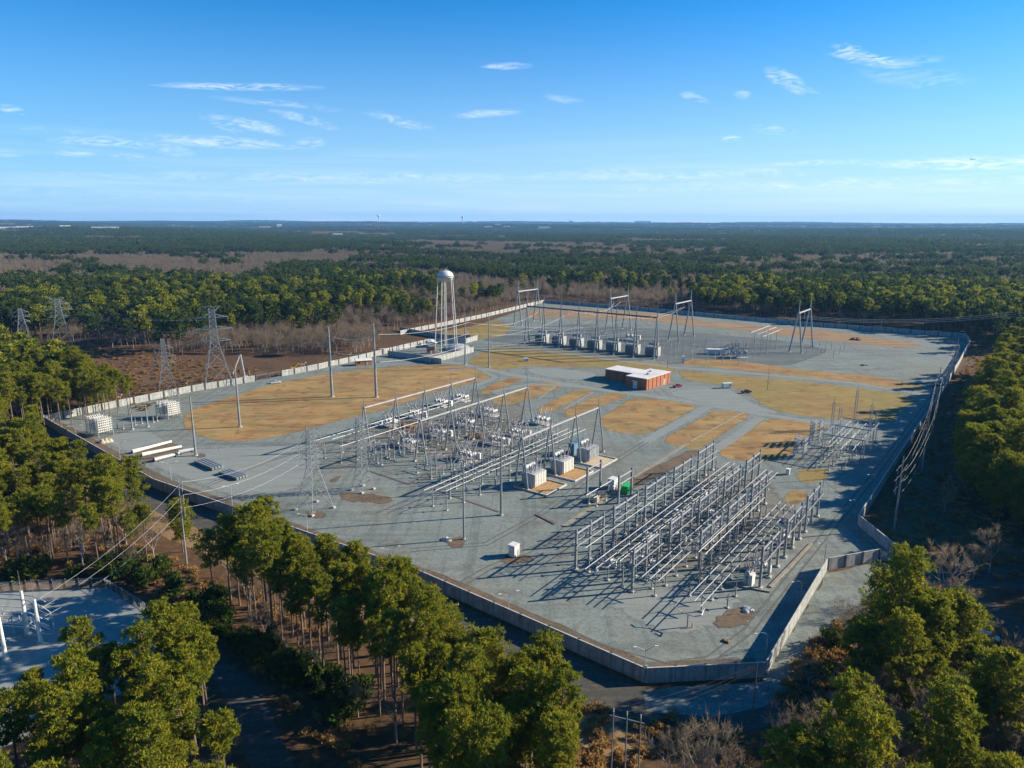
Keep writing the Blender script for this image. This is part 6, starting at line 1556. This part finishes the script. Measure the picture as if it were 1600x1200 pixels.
lib('brush', [bush_mesh(20 + i, 1.3, 1.2, 6, 34, .3, 'brush') for i in range(4)])
bpts = []
for poly, den in ((P((1210, 1090), (1250, 1030), (1300, 965), (1330, 985), (1345, 1040), (1310, 1100), (1260, 1150)), 1.9), (P((880, 1080), (960, 1110), (1100, 1130), (1190, 1150), (1200, 1300), (900, 1300), (860, 1180)), 2.4), (P((560, 985), (660, 1010), (760, 1065), (860, 1110), (890, 1150), (840, 1160), (720, 1085), (600, 1020)), 3.0),
                  (XY and P((240, 860), (330, 905), (480, 950), (560, 990), (500, 1010), (380, 960), (250, 930)), 3.0), (CORR, 5.0), (ROWR, 4.0), (P((1310, 1100), (1600, 1040), (1620, 1230), (1300, 1250)), 3.2), (P((320, 960), (500, 1050), (650, 1180), (640, 1300), (560, 1250), (430, 1100)), 3.5), (P((-60, 700), (140, 760), (250, 880), (200, 900), (-60, 900)), 3.6)):
    xs = [p.x for p in poly]; ys = [p.y for p in poly]
    gx, gy = np.meshgrid(np.arange(min(xs), max(xs), den), np.arange(min(ys), max(ys), den)); gx = gx.ravel() + rs.uniform(-.5, .5, gx.size) * den; gy = gy.ravel() + rs.uniform(-.5, .5, gy.size) * den
    k = inpoly(gx, gy, XY(poly)) & (cn(gx, gy, .12, 3) > -.35); bpts += list(zip(gx[k], gy[k], rs.uniform(.5, 1.2, k.sum())))
forest('dry_brush', 'brush', bpts, 'rusty dry brush and weeds on the open banks and clearings', 'stuff', False)

# ------------------------------------------------------------------ haze
hz = MB().box((0, 9000, 60), (40000, 22000, 0)) if False else MB()
x0, x1, y0, y1, z0, z1 = -16500, 16500, -400, 20000, -40, 260
hz.v = [Vector(p) for p in ((x0, y0, z0), (x1, y0, z0), (x1, y1, z0), (x0, y1, z0), (x0, y0, z1), (x1, y0, z1), (x1, y1, z1), (x0, y1, z1))]
hz.f = [(3, 2, 1, 0), (4, 5, 6, 7), (0, 1, 5, 4), (1, 2, 6, 5), (2, 3, 7, 6), (3, 0, 4, 7)]
hm = bpy.data.materials.new('haze'); hm.use_nodes = True; t = hm.node_tree; t.nodes.clear()
o_ = t.nodes.new('ShaderNodeOutputMaterial'); pv = t.nodes.new('ShaderNodeVolumePrincipled'); pv.inputs['Color'].default_value = (.22, .52, .95, 1); pv.inputs['Density'].default_value = .000045; pv.inputs['Anisotropy'].default_value = .1
t.links.new(pv.outputs[0], o_.inputs['Volume'])
HAZE = True
if HAZE: tag(hz.build('haze', hm), 'pale blue haze over the far woods', None, None, 'stuff')
